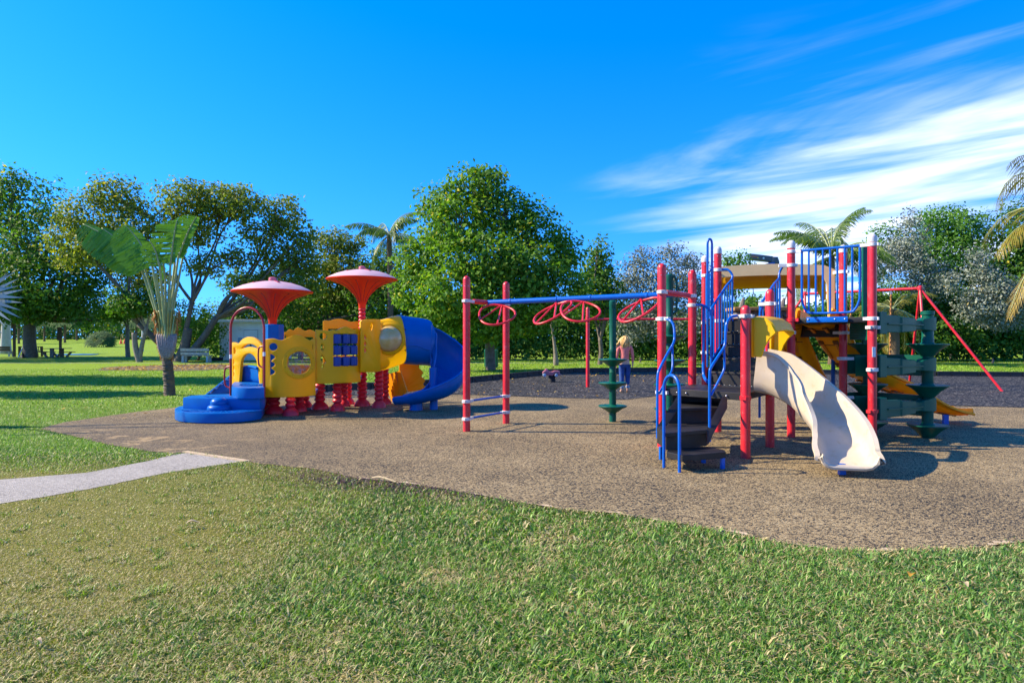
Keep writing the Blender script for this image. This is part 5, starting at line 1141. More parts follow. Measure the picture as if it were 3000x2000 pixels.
def palm(name, label, cat, X, Y, zc, fr, lm, trunk_r=.16, trunk=True, base=None, group=None, tmat=None, trunk_top=None, rach=M_petiole):
    t = thing(name, label, cat, (X if base is None else base[0], Y if base is None else base[1], 0), group)
    b0 = Vector((X if base is None else base[0], Y if base is None else base[1], 0))
    if trunk:
        pts = crom([b0 - Vector((0, 0, .1)), b0.lerp(Vector((X, Y, zc)), .4) + Vector((.1, 0, 0)), Vector((X, Y, zc))], 8); m_ = len(pts)
        MB().tube(pts, [trunk_r * (1.4 if i == 0 else 1.1 - .25 * i / m_ + .03 * (i % 2)) for i in range(m_)], 12).build('trunk', tmat or M_palmtr, t, 180)
    for (az, el, L, dr, nl, ll, tint, w, hg) in fr:
        Q = []; pts = frond(Q, (X, Y, zc), az, el, L, dr, nl, ll, tint, w, hg)
        vs = []; fs_l = []; st = []; tn = []
        for a, b, c, d, e, ti in Q:
            o = len(vs); vs += [a, b, c, d, e]; st.append(len(fs_l)); fs_l += [o, o + 1, o + 2, o + 3]; st.append(len(fs_l)); fs_l += [o + 3, o + 2, o + 4]; tn += [ti, ti]
        f = link('frond', npmesh('frond', np.array([tuple(v) for v in vs]), np.array(fs_l), np.array(st), np.clip(np.array(tn), 0, 1)), lm, t, smooth=None)
        MB().tube(pts, [.032 * (1 - .085 * i) * (L / 3) for i in range(len(pts))], 5).build('rachis', rach, f, 180)
    return t
def fan_set(n, L, ll, lo, hi, tints=(.2, .7), w=.05, hg=.8, az0=0):
    return [(az0 + 2 * math.pi * i / n * 1.618 * 1.0 + random.uniform(-.2, .2), hi + (lo - hi) * (i / n), L * random.uniform(.85, 1.1), 1.0 + random.uniform(-.2, .3), 34, ll, random.uniform(*tints), w, hg) for i in range(n)]
c = W(2436, 752, 40); palm('coconut_palm', 'coconut palm with arching fronds behind the barred guard rail', 'palm', c.x, c.y, c.z, fan_set(30, 4.1, .9, -.5, 1.52, w=.085), L_palm, .2)
c = W(2616, 905, 42); palm('shaggy_palm', 'short palm with hanging brown fronds behind the swing chains', 'palm', c.x, c.y, c.z, fan_set(16, 3.4, .7, -1.2, .9, (.2, 1), w=.06), L_ypalm, .3)
c = W(1140, 690, 46); palm('fan_palm_tree', 'palm with pale fronds left of the dome shaped tree', 'palm', c.x, c.y, c.z, fan_set(16, 3.0, .9, -.7, 1.3, w=.07, hg=1.0), L_palm, .2)
c = W(3150, 640, 15); palm('coconut_palm', 'near palm whose yellowing fronds reach in from the right edge', 'palm', c.x, c.y, c.z,
     [(R(180), R(80), 2.9, 2.2, 46, .80, .22, .03, 1.0), (R(200), R(70), 2.9, 1.3, 40, .80, .2, .03, 1.0), (R(186), R(8), 2.35, .95, 40, .72, .75, .03, .75), (R(176), R(-42), 2.75, .45, 40, .66, .95, .03, .45),
      (R(250), R(40), 2.4, 1.5, 36, .7, .4, .03, .8), (R(110), R(40), 2.6, 1.5, 36, .7, .4, .03, .8), (R(30), R(50), 2.6, 1.5, 36, .7, .4, .03, .8), (R(-50), R(30), 2.6, 1.5, 36, .7, .5, .03, .8)], L_ypalm, .14)
c = W(1614, 945, 38.7); b0 = W(1629, 0, 38.7); tb = thing('bottle_palm', 'slender bottle palm with swollen base beyond the pink ride on car', 'palm', (b0.x, b0.y, 0))
pts = crom([Vector((b0.x, b0.y, -.05)), Vector((b0.x - .02, b0.y, .5)), Vector((b0.x - .1, b0.y, 1.3)), c], 6); m_ = len(pts)
MB().tube(pts, [.12 if i < 1 else (.17 - .004 * (i - 3) ** 2 if i < 7 else max(.085, .13 - .006 * (i - 6))) for i in range(m_)], 14).build('trunk', M_trunk2, tb, 180)
for (az, el) in ((2.6, .6), (.4, .7), (-1.8, .8), (1.5, .9)):
    Q = []; pp = frond(Q, c, az, el, 1.5, 1.6, 22, .4, .4, .05, .7); vs = []; fl = []; st = []; tn = []
    for a, b, c_, d, e, ti in Q:
        o = len(vs); vs += [a, b, c_, d, e]; st.append(len(fl)); fl += [o, o + 1, o + 2, o + 3]; st.append(len(fl)); fl += [o + 3, o + 2, o + 4]; tn += [ti, ti]
    link('frond', npmesh('frond', np.array([tuple(v) for v in vs]), np.array(fl), np.array(st), np.clip(np.array(tn), 0, 1)), L_palm, tb, smooth=None)
# fan leaves
def fan_leaf(par, root, hub, R0, nrm, updir, m, n=34, spread=300, w=.03):
    nrm = Vector(nrm).normalized(); up = Vector(updir); up = (up - nrm * up.dot(nrm)).normalized(); sd = up.cross(nrm); A, B, C, D, T = [], [], [], [], []
    for i in range(n):
        a = R(-spread / 2 + spread * i / (n - 1)); d = (up * math.cos(a) + sd * math.sin(a)); L = R0 * random.uniform(.88, 1.05); e = nrm.cross(d) * (math.pi * R0 * spread / 360 / n * .62)
        tip = hub + d * L + nrm * (.12 * R0 * random.uniform(-.3, 1)) + Vector((0, 0, -.10 * L)); mid = hub + d * L * .5 + nrm * (.03 if i % 2 else -.03)
        A.append(hub); B.append(mid + e); C.append(tip); D.append(mid - e); T.append(random.uniform(.1, .9))
    f = link('fan_leaf', quads('fan_leaf', *(np.array([tuple(v) for v in q]) for q in (A, B, C, D)), np.array(T)), m, par, smooth=None)
    MB().tube(crom([root, root.lerp(hub, .5) + Vector((0, 0, .05)), hub], 4), .02, 6).build('petiole', M_petiole, f); return f
rt = Vector((W(-330, 0, 12).x, 12.0, 0)); fp = thing('silver_fan_palm', 'silvery fan palm leaf poking in at the left edge', 'palm', rt)
MB().lathe(rt, [(.25, -.05), (.2, .3), (.17, 1.9)], 14).build('trunk', M_palmtr, fp)
for hx, hy_, Yh, rr in ((-75, 880, 12, .86), (-420, 760, 12.2, .8), (-250, 700, 12.6, .8), (-500, 930, 11.7, .8), (-300, 900, 11.2, .8)):
    hb = W(hx, hy_, Yh); fan_leaf(fp, rt + Vector((0, 0, 1.8)), hb, rr, (.15, -1, .35), hb - (rt + Vector((0, 0, 1.8))), L_fan)
def small_fan_palm(x, Y, R0, n, label, lm=L_palm, z0=.3, stem=None, cat='palm', group=None):
    rt = W(x, 0, Y); rt.z = float(hillz(rt.x, rt.y)); t = thing('fan_palm', label, cat, rt, group); c = rt + Vector((0, 0, z0))
    if stem: MB().lathe(rt, [(stem * 1.3, -.05), (stem, .3), (stem, z0)], 10).build('trunk', M_palmtr, t)
    for i in range(n):
        a = i * 2.4; el = .15 + 1.2 * (i / n); d = Vector((math.cos(a) * math.cos(el), math.sin(a) * math.cos(el), math.sin(el))); hb = c + d * R0 * 1.1
        fan_leaf(t, c, hb, R0, (d.x * .4, -1, .5 + d.z * .3), d, lm, 16, 240)
    return t
small_fan_palm(292, 88, 1.15, 20, 'bushy fan palm clump on the far left lawn', L_farfan)
for x, Y, R0, z0, lm, lb in ((55, 100, 1.6, 3.2, L_farfan, 'yellowing palm behind the wooden post at far left'), (130, 112, 1.6, 2.6, L_farfan, 'far green fan palm left of the sign post'), (190, 105, 1.5, 2.8, L_farfan, 'yellowing far palm above the picnic table'),
                             (225, 120, 1.8, 3.4, L_farfan, 'far fan palm between the picnic table and the fan palm clump'), (400, 122, 1.7, 2.6, L_farfan, 'far fan palm right of the small forked tree'), (450, 118, 1.5, 2.2, L_farfan, 'low far palm beside the pale gravel road')):
    small_fan_palm(x, Y, R0, 12, lb, lm, z0, .16, group='far palms beyond the left lawn')
# ---- traveller's palm: paddle leaves fanned in one plane
tb = G(497, 1158); Yt = tb.y; tp_ = thing('travellers_palm', 'paddle leaved palm with fanned leaf stalks standing alone on the left lawn', 'palm', tb)
tk = MB(); pts = crom([tb - Vector((0, 0, .08)), W(496, 1110, Yt), W(490, 1060, Yt), W(487, 1010, Yt)], 8); m_ = len(pts)
tk.tube(pts, [.20 if i < 2 else .15 if i < 5 else .128 + .012 * (i % 2) for i in range(m_)], 16).build('trunk', M_palmtr, tp_, 180)
rg = MB()
for i in range(26): rg.lathe(tb + (W(489, 1040, Yt) - tb) * ((i + random.uniform(-.3, .3)) / 26), [(.12, 0), (random.uniform(.14, .165), .012), (.12, random.uniform(.03, .06))], 11, lambda a, z: .06 * math.sin(3 * a + i), axis=(random.uniform(-.15, .15), random.uniform(-.1, .1), 1))
rg.build('leaf_scar', M_trunk, tp_)
for i in range(15):   # clasping leaf bases, fanned in one plane
    q_ = (i - 7) / 7; dpt = -.05 + .045 * (i % 2) + .05 * abs(q_)
    base = W(489 + q_ * 6, 1034, Yt + dpt); m1_ = W(488 + q_ * 21, 985, Yt + dpt - .05); end = W(487 + q_ * 37, 915 - 8 * (1 - q_ * q_), Yt + dpt)
    MB().tube(crom([base, m1_, end], 5), [.06 + .012 * math.sin(j * .6) - .0035 * j for j in range(11)], 8).build('leaf_sheath', M_sheath2 if i % 3 else M_petiole, tp_, 180)
for i in range(9):    # old purple grey cut bases lower down
    q_ = (i - 4) / 4; MB().tube(crom([W(489 + q_ * 7, 1050, Yt - .06 - .02 * (i % 2)), W(488 + q_ * 19, 1020, Yt - .11), W(488 + q_ * 27, 978, Yt - .09 + .03 * abs(q_))], 4), [.05, .06, .065, .066, .065, .06, .055, .045, .03], 8).build('old_sheath', M_sheath, tp_, 180)
fb = MB()
for i in range(170):
    s = random.choice((-1, 1)); y0 = random.uniform(905, 1035); x0 = 488 + s * (10 + 24 * (1035 - y0) / 120); p = W(x0, y0, Yt - random.uniform(-.08, .08)); fb.tube([p, p + Vector((s * random.uniform(.03, .1), random.uniform(-.05, .05), -random.uniform(.05, .3)))], [.02, .006], 4)
fb.build('sheath_fibre', M_fibre, tp_)
# (petiole end px, tip px, width, -, dY, hang)
LV = [((446, 778), (366, 658), .58, -1, -.25, 1.0), ((424, 786), (298, 668), .56, -1, .12, 1.0), ((408, 770), (243, 656), .54, -1, .3, 1.0), ((468, 782), (440, 708), .26, 0, -.35, .3), ((484, 822), (471, 745), .10, 0, -.1, .1),
      ((500, 768), (518, 646), .46, -1, -.1, .6), ((522, 756), (576, 634), .42, -1, .25, .7), ((536, 752), (562, 655), .26, 1, .5, .6), ((456, 800), (434, 858), .14, 0, .1, .9), ((512, 770), (474, 756), .18, 0, .4, .8)]
for (ex, ey), (tx, ty), wd, sd_, dY, hang in LV:
    a = W(487 + (ex - 487) * .25, 950, Yt + dY * .2); e = W(ex, ey, Yt + dY); tip = W(tx, ty, Yt + dY * 1.3)
    stalk = crom([W(487 + (ex - 487) * .08, 1000, Yt), a, a.lerp(e, .55) + Vector((0, 0, .03)), e], 5); bow = crom([e, e.lerp(tip, .5) + Vector((0, 0, .12)), tip], 9)
    mb = MB().tube(stalk + bow[1:], [.045 * (1 - .8 * i / (len(stalk) + len(bow))) for i in range(len(stalk) + len(bow) - 1)], 8); lf = mb.build('petiole', M_petiole, tp_, 180)
    A, B, C, D, T = [], [], [], [], []; ns = 44; fine_ = [bow[0] + (bow[-1] - bow[0]) * 0] ; seq = crom(bow, 4)
    ns = len(seq) - 1
    for side in (-1, 1):
        t0 = random.random()
        for i in range(ns):
            t = (i + .5) / ns; w = wd * (math.sin(math.pi * min(.97, .10 + .86 * t)) ** .45) * (1.35 if side == 1 else .42); p, q = seq[i], seq[i + 1]; tg = (q - p).normalized()
            out = Vector((-tg.z, 0, tg.x)) * side; hg = hang if sd_ == 0 or side == sd_ or True else hang
            v = (out + Vector((0, -.25 * side, 0)) + Vector((0, 0, -hg * (.9 if out.z > 0 else .35))) + tg * .32).normalized()
            if i % random.choice((2, 3, 4)) == 0: t0 = random.uniform(-.13, .13)
            v = (v + Vector((0, t0 * 2.2, t0))).normalized(); gap = random.uniform(.6, .85) if random.random() < .16 else 1.03
            A.append(p); B.append(p.lerp(q, gap)); C.append(p.lerp(q, gap) + v * w); D.append(p + v * w * random.uniform(.82, 1.0)); T.append(min(.95, max(0, .45 + t0 * 2 + random.uniform(-.12, .12))))
    link('leaf_blade', quads('leaf_blade', *(np.array([tuple(v) for v in q]) for q in (A, B, C, D)), np.array(T)), L_trav, lf, smooth=None)
# ------------------------------------------------------------------ white shed
def sh_(x, Y): p = W(x, 0, Y); p.z = 0; return p
Ys = 47.5; xl, xr = (643 - CX) / F * Ys, (800 - CX) / F * Ys; zr = 2.78
shed = thing('white_shed', 'small white flat roofed shed with a white door left of the playhouse', 'shed', (xl, Ys, 0))
MB().obox((xl, Ys, -.1), (xr - xl, 0, 0), (0, 4, 0), (0, 0, zr + .1)).build('wall', M_white, shed)
MB().obox((xl - .55, Ys - .5, zr), (xr - xl + .9, 0, 0), (0, 5, 0), (0, 0, .2)).bev(.02).build('roof', M_whitetrim, shed)
xd = (716 - CX) / F * Ys; wd = 39 / F * Ys
MB().obox((xd - .1, Ys - .03, 0), (wd + .2, 0, 0), (0, .03, 0), (0, 0, 2.28)).build('door_frame', M_whitetrim, shed)
door = MB().obox((xd, Ys - .05, .12), (wd, 0, 0), (0, .03, 0), (0, 0, 2.08)).build('door', M_white, shed)
gapm = MB()
for x in (xd - .012, xd + wd): gapm.obox((x, Ys - .034, .1), (.016, 0, 0), (0, .004, 0), (0, 0, 2.12))
gapm.obox((xd, Ys - .034, 2.2), (wd, 0, 0), (0, .004, 0), (0, 0, .02)).build('door_gap', M_dark, door)
MB().lathe((xd + .1, Ys - .06, 1.05), [(.04, 0), (.04, .03), (.02, .05), (.035, .07), (.03, .1)], 10, axis=(0, -1, 0)).build('door_handle', M_steel, door)
MB().obox((xd + .42, Ys - .06, 1.02), (.12, 0, 0), (0, .01, 0), (0, 0, .17)).build('notice', M_grey, door)
MB().obox(((697 - CX) / F * Ys, Ys - .015, 1.32), (.32, 0, 0), (0, .012, 0), (0, 0, .34)).build('notice', M_paper, shed)
lm_ = MB().lathe(((701 - CX) / F * Ys, Ys - .01, 2.32), [(.09, 0), (.09, .04), (.03, .06)], 12, axis=(0, -1, 0))
lm_.lathe(((701 - CX) / F * Ys + .06, Ys - .12, 2.3), [(.03, -.04), (.08, .08), (.001, .09)], 12, axis=(.4, -.9, -.1)).build('wall_lamp', M_whitetrim, shed)
MB().tube([((661 - CX) / F * Ys, Ys - .02, .2), ((661 - CX) / F * Ys, Ys - .05, .72), ((658 - CX) / F * Ys, Ys - .12, .75)], .02, 8).build('tap_pipe', M_steel, shed)
p = sh_(634, 46.5); bx = MB().box((p.x, p.y, .12), (.75, .5, .25)).bev(.02).build('utility_box', M_dark); tag(bx, 'low black box on the ground at the left corner of the white shed', 'box')
# ------------------------------------------------------------------ benches, table, posts on the left
def plank_bench(name, x0, x1, Y, label, m=M_wood, back=True, ztop=.82, face=1, slats=0, seat_z=.45, group=None):
    a, c = sh_(x0, Y), sh_(x1, Y); t = thing(name, label, 'bench', (a.x, a.y, 0), group); L = c.x - a.x
    for i in range(3): MB().obox((a.x, Y + face * (.14 + .14 * i), seat_z - .04), (L, 0, 0), (0, .12, 0), (0, 0, .04)).build('seat_board', m, t)
    if slats:
        for z in (.52, .95 * ztop): MB().obox((a.x + .03, Y + .02, z - .04), (L - .06, 0, 0), (0, .04, 0), (0, 0, .07)).build('back_rail', m, t)
        for i in range(slats): MB().obox((a.x + .06 + (L - .16) * i / (slats - 1), Y + .025, .52), (.06, 0, 0), (0, .025, 0), (0, 0, ztop - .56)).build('back_slat', m, t)
    elif back:
        for i, z in enumerate(np.linspace(seat_z + .04, ztop - .2, 2)): MB().obox((a.x, Y + .0 - .02 * i, z), (L, 0, 0), (0, .05, 0), (0, -.03, .19)).build('back_board', m, t)
    for x in (a.x + .06, c.x - .2):
        MB().obox((x, Y, 0), (.14, 0, 0), (0, .09, 0), (0, 0, ztop - .04 if slats else seat_z - .04)).build('leg', M_conc if not slats else m, t); MB().obox((x, Y + face * .42, 0), (.14, 0, 0), (0, .09, 0), (0, 0, seat_z - .04)).build('leg', M_conc if not slats else m, t)
    return t
plank_bench('park_bench', 529, 612, 43.5, 'pale weathered bench seen from behind, left of the white shed', M_wood, True, .95)
plank_bench('park_bench', 51, 126, 57, 'dark slatted bench under the large shade tree', M_dwood, True, .92, slats=13, group='dark park benches at far left')
plank_bench('park_bench', -60, 30, 57.5, 'dark bench cut off by the left edge', M_dwood, True, .9, group='dark park benches at far left')
a, Yp = sh_(167, 55), 55; pt = thing('picnic_table', 'brown picnic table with attached benches on the left lawn', 'picnic table', (a.x, Yp, 0))
MB().obox((a.x - .62, Yp - .9, .72), (1.3, 0, 0), (0, 1.8, 0), (0, 0, .05)).build('table_top', M_dwood, pt)
for s in (-1, 1):
    MB().obox((a.x + s * .82 - .15, Yp - .9, .42), (.3, 0, 0), (0, 1.8, 0), (0, 0, .05)).build('seat_board', M_dwood, pt)
    for y in (-.6, .6): MB().beam((a.x + s * .78, Yp + y, .42), (a.x + s * .4, Yp + y, .02), .1, .2, (0, 1, 0)).build('leg', M_trunk2, pt)
for y in (-.6, .6): MB().box((a.x, Yp + y, .36), (.3, .12, .72)).build('leg', M_trunk2, pt)
def post_sign(x, Y, h, label, board, name='signpost'):
    p = sh_(x, Y); t = thing(name, label, 'post', (p.x, Y, 0)); MB().box((p.x, Y, h / 2), (.16, .16, h)).build('post', M_dwood, t)
    z0, z1, w = board; MB().box((p.x, Y - .1, (z0 + z1) / 2), (w, .06, z1 - z0)).build('board', M_dwood, t); return t
post_sign(42, 56, 3.1, 'dark wooden post with a board left of the shade tree trunk', (2.45, 3.1, .34)); post_sign(177, 58, 2.6, 'post with a yellow brown board behind the picnic table', (1.4, 2.6, .4))
p = sh_(17, 66); rp = thing('royal_palm', 'grey columnar palm trunk at the far left edge', 'palm', (p.x, p.y, 0)); MB().lathe(p, [(.55, -.1), (.48, .5), (.40, 2.0), (.36, 4.5), (.3, 6)], 18).build('trunk', M_steel if False else M_conc, rp, 180)
for i in range(9):
    Q = []; pp = frond(Q, p + Vector((0, 0, 6)), i * .7, .7, 3.2, 1.6, 26, .8, .4, .09, .8); vs = []; fl = []; st = []; tn = []
    for a_, b_, c_, d_, e_, ti in Q:
        o = len(vs); vs += [a_, b_, c_, d_, e_]; st.append(len(fl)); fl += [o, o + 1, o + 2, o + 3]; st.append(len(fl)); fl += [o + 3, o + 2, o + 4]; tn += [ti, ti]
    link('frond', npmesh('frond', np.array([tuple(v) for v in vs]), np.array(fl), np.array(st), np.clip(np.array(tn), 0, 1)), L_palm, rp, smooth=None)
fr = thing('metal_frame', 'light metal swing frame standing in front of the slatted bench', 'frame', sh_(84, 55)); q = lambda x, y, Y=55: W(x, y, Y)
MB().tube([q(76, 997), q(104, 998)], .035, 8).build('top_bar', M_steel, fr)
for x0, x1 in ((76, 64), (104, 93)): MB().tube([q(x0, 997), Vector((sh_(x1, 55).x, 54.6, 0))], .035, 8).build('leg', M_steel, fr)
for x0, x1 in ((76, 80), (104, 108)): MB().tube([q(x0, 997), Vector((sh_(x1, 56).x, 56.2, 0))], .035, 8).build('leg', M_steel, fr)
p = sh_(418, 75); pl_ = MB().lathe((p.x, p.y, 0), [(.12, -.05), (.11, 3.4), (.02, 3.42)], 12).build('white_pole', M_whitetrim); tag(pl_, 'slim white pole seen between the forked trunks at left', 'pole')
a = sh_(222, 62); o = MB().box((a.x, 62, .05), (3.4, 1.5, .06)).bev(.02).build('blue_mat', M_tarp); tag(o, 'flat blue mat on the grass right of the picnic table', 'mat')
for x, lb in ((354, 'left of two orange cones on the far lawn'), (365, 'right of two orange cones on the far lawn')):
    p = sh_(x, 100); z = float(hillz(p.x, p.y)); t = thing('traffic_cone', lb, 'cone', (p.x, p.y, z), 'orange traffic cones'); MB().lathe((p.x, p.y, z), [(.22, .04), (.05, .75), (.04, .76)], 12).build('cone', M_cone, t); MB().box((p.x, p.y, z + .02), (.5, .5, .05)).build('base', M_cone, t)
# ------------------------------------------------------------------ litter bin
p = sh_(1439, 35.8); bn = thing('litter_bin', 'green slatted metal litter bin behind the stout tree trunk', 'bin', (p.x, p.y, 0))
MB().lathe(p, [(.33, .03), (.35, .06), (.36, .95), (.33, .96)], 28).build('body', M_gcan, bn)
for i in range(22):
    a = 2 * math.pi * i / 22; MB().box(p + Vector((.37 * math.cos(a), .37 * math.sin(a), .5)), (.02, .06, .88), a).build('slat', M_gcan, bn)
MB().lathe(p, [(.38, .93), (.39, .96), (.38, .99), (.2, .99), (.19, .96)], 28).build('rim', M_gcan, bn)
# ------------------------------------------------------------------ swings
sw = thing('swing_frame', 'single bay red swing frame behind the overhead loop ladder', 'swing', sh_(1722, 21.4))
for x in (1722, 2030):
    p = sh_(x, 21.4); MB().lathe(p, [(.062, -.05), (.062, 2.58), (.05, 2.62), (.03, 2.645), (.002, 2.65)], 16).build('post', M_red, sw)
    MB().lathe(p + Vector((0, 0, 2.25)), [(.063, -.09), (.075, -.08), (.075, .08), (.063, .09)], 16).build('collar', M_red, sw)
p, q = sh_(1722, 21.4), sh_(2030, 21.4); MB().tube([p + Vector((.05, 0, 2.25)), q + Vector((-.05, 0, 2.25))], .035, 12).build('top_bar', M_red, sw)
RT, LT = Vector((13.4, 21.3, 3.26)), Vector((10.82, 23.95, 3.26))
s2_ = thing('swing_set', 'red tripod swing set with rusty chains behind the green climber', 'swing', (12.1, 22.6, 0))
MB().tube([LT, RT], .048, 12).build('top_bar', M_red, s2_)
uu = (RT - LT).normalized()
for ft in ((14.9, 19.7), (14.03, 22.9), (12.75, 19.9)): MB().tube([RT, Vector((*ft, 0))], .04, 12).build('leg', M_red, s2_)
for ft in ((9.3, 25.5), (11.4, 25.4), (10.2, 22.6)): MB().tube([LT, Vector((*ft, 0))], .04, 12).build('leg', M_red, s2_)
for e in (RT, LT): MB().lathe(e, [(.03, -.09), (.075, -.06), (.085, 0), (.075, .06), (.03, .09)], 14).build('joint', M_red, s2_)
def chain(a, b, m_):
    k = int((a - b).length / .075); mb = MB(); d = (b - a).normalized()
    for i in range(k):
        p = a.lerp(b, (i + .5) / k); s = Vector((1, 0, 0)) if i % 2 else Vector((0, 1, 0)); mb.beam(p - d * .042, p + d * .042, .06 if i % 2 else .024, .024 if i % 2 else .06, (0, 1, 0))
    return mb
for t0, t1 in ((.25, .43), (.60, .77)):
    a, b = LT.lerp(RT, t0), LT.lerp(RT, t1); mid = (a + b) / 2; mid.z = 0
    seat = MB().loft([[mid + uu * x + Vector((.10 * s, .10 * s, .52 - .08 * math.cos(x * 4.4) + dz)) for s, dz in ((-1, 0), (1, 0), (1, .03), (-1, .03))] for x in np.linspace(-.28, .28, 9)]).build('swing_seat', M_dark, s2_)
    for e, sx in ((a, -.28), (b, .28)):
        MB().box(e - Vector((0, 0, .09)), (.05, .05, .14)).build('hanger', M_steel, s2_); chain(e - Vector((0, 0, .14)), mid + uu * sx + Vector((0, 0, .53)), M_chain).build('chain', M_chain, s2_)
# ------------------------------------------------------------------ spring rider
p = G(1617, 1120); Yc = p.y; sr = thing('spring_rider', 'faded pink toy car rider on a black spring post', 'spring rider', p)
k = F / Yc
def sx(px): return (px - CX) / k
def sz(py): return H - (py - HY) / k
MB().lathe(p, [(.13, 0), (.14, .1), (.12, .14), (.14, .2), (.12, .26), (.13, .32)], 14).build('spring', M_dark, sr)
prof = [(1589, 1093), (1591, 1088), (1596, 1085), (1599, 1083), (1603, 1084), (1607, 1087), (1613, 1088), (1619, 1088), (1625, 1085), (1639, 1086), (1640, 1095), (1645, 1096), (1640, 1098), (1636, 1098), (1634, 1093), (1628, 1091), (1623, 1094), (1619, 1099), (1602, 1099), (1598, 1093), (1594, 1092)]
body = MB().prism([Vector((sx(x), Yc - .15, sz(y))) for x, y in prof], (0, .3, 0)).bev(.02).build('body', M_pink, sr)
MB().prism([Vector((sx(x), Yc - .1, sz(y))) for x, y in ((1596, 1086), (1597, 1080), (1600, 1079), (1604, 1080), (1608, 1087))], (0, .2, 0)).bev(.015).build('seat_back', M_pink, sr)
for x in (1595, 1629):
    for y in (-.17, .13):
        w = MB().lathe((sx(x), Yc + y, sz(1098)), [(.02, 0), (.045, .0), (.062, .01), (.062, .035), (.045, .045), (.01, .045)], 16, axis=(0, 1, 0)).build('wheel', M_paper, sr)
hb = MB().tube([(sx(1619), Yc, sz(1084)), (sx(1617), Yc - .1, sz(1074)), (sx(1622), Yc - .02, sz(1073)), (sx(1624), Yc + .1, sz(1083))], .014, 8).build('handle', M_dwood, sr)
# ------------------------------------------------------------------ crane boom over the trees
Yb = 62; qb = lambda x, y, d=0: W(x, y, Yb) + Vector((0, d, 0))
cb = thing('crane_boom', 'dark grey folded crane boom showing above the tan canopy', 'crane', (W(2240, 0, Yb).x, Yb, 0))
MB().prism([qb(2196, 743), qb(2265, 751.5), qb(2266, 768), qb(2259, 766), qb(2196, 758.5)], (0, .8, 0)).bev(.03).build('boom', M_grey, cb)
MB().prism([qb(2190, 742.5, .01), qb(2196, 743, .01), qb(2196, 758.5, .01), qb(2190, 758.5, .01)], (0, .78, 0)).build('boom_tip', M_steel, cb)
MB().prism([qb(2263, 752, -.02), qb(2279, 752.5, -.02), qb(2284, 768, -.02), qb(2282, 775, -.02), qb(2260, 774, -.02)], (0, .9, 0)).bev(.03).build('knuckle', M_grey, cb)
MB().prism([qb(2249, 771, -.06), qb(2268, 768, -.06), qb(2272, 780, -.06), qb(2252, 780, -.06)], (0, .9, 0)).build('bracket', M_blue, cb)
pc_ = sh_(2270, Yb); MB().box((pc_.x, Yb + .4, 4.3), (.7, .7, 8.6)).build('column', M_grey, cb)
MB().prism([qb(2196, 742.3), qb(2265, 750.5), qb(2265, 751.3), qb(2196, 743)], (0, .8, 0)).build('top_flange', M_whitetrim, cb)
lt = MB(); xs = 2202
for i, w in enumerate((2.2, 1.1, .7, 1.6, 1.2, .6, 1.5, 1.3, .7, 1.6, 1.4)):
    y0 = 750.0 + i * .22; lt.prism([qb(xs, y0, -.012), qb(xs + w, y0 + .1, -.012), qb(xs + w, y0 + 2.9, -.012), qb(xs, y0 + 2.8, -.012)], (0, .008, 0)); xs += w + .45
lt.build('orange_lettering', M_orange, cb)
MB().lathe(qb(2237, 756, -.012), [(.10, 0), (.10, .008)], 14, axis=(0, -1, 0)).build('white_emblem', M_whitetrim, cb)
# ------------------------------------------------------------------ person walking away
pw = G(1830, 1148); hgt = 1.68; person = thing('person', 'person with long blonde hair, coral sweater and blue jeans seen from behind', 'person', pw)
def skin(name, V_, E_, Rd, m, par, sub=2, mats=None):
    me = bpy.data.meshes.new(name); me.from_pydata([tuple(pw + Vector(v)) for v in V_], E_, []); o = bpy.data.objects.new(name, me); COL.objects.link(o)
    o.modifiers.new('skin', 'SKIN'); sk = me.skin_vertices[0].data
    for i, r in enumerate(Rd): sk[i].radius = (r, r) if not isinstance(r, tuple) else r; sk[i].use_root = (i == 0)
    ss = o.modifiers.new('ss', 'SUBSURF'); ss.levels = ss.render_levels = sub
    dg = bpy.context.evaluated_depsgraph_get(); nm = bpy.data.meshes.new_from_object(o.evaluated_get(dg)); bpy.data.objects.remove(o); bpy.data.meshes.remove(me)
    nm.materials.clear(); nm.name = name; return link(name, nm, m, par, 180)
# body: pelvis, spine, neck, head, arms with hands, legs with feet (facing +Y, away from the camera)
BV = [(0, 0, .92), (.0, .0, 1.08), (.005, -.01, 1.25), (.01, 0, 1.38), (.015, .01, 1.45), (.02, .03, 1.53), (.02, .035, 1.62)]
BE = [(i, i + 1) for i in range(6)]; BR = [(.155, .115), (.125, .095), (.14, .10), (.11, .085), (.05, .05), (.078, .09), (.075, .085)]
def addc(par_i, pts, rs):
    last = par_i
    for p_, r_ in zip(pts, rs): BV.append(p_); BR.append(r_); BE.append((last, len(BV) - 1)); last = len(BV) - 1
    return last
for s, fw in ((-1, -.05), (1, .06)):
    hand = addc(3, [(s * .15 + .01, 0, 1.37), (s * .20, -.01, 1.30), (s * .235, -.01, 1.10), (s * .25, .03, .90), (s * .252, .04, .84)], [.055, .048, .042, .032, (.036, .02)])
    hx = s * .252
    for j, (dy, ln_) in enumerate(((-.028, .07), (-.01, .082), (.010, .086), (.028, .076))): addc(hand, [(hx, .045 + dy, .80), (hx - s * .006, .05 + dy, .80 - ln_ * .55), (hx - s * .02, .052 + dy, .80 - ln_)], [.0095, .0085, .007])
    addc(hand, [(hx - s * .01, .085, .82), (hx - s * .018, .10, .785)], [.0105, .009])
    addc(0, [(s * .085, 0, .86), (s * .095, .01 + fw * .5, .50), (s * .098, -.02 + fw, .10), (s * .10, -.02 + fw, .045), (s * .115, .10 + fw, .025), (s * .122, .17 + fw, .02)], [.088, .06, .038, .038, (.04, .022), (.034, .014)])
body = skin('body', BV, BE, BR, M_skin, person)
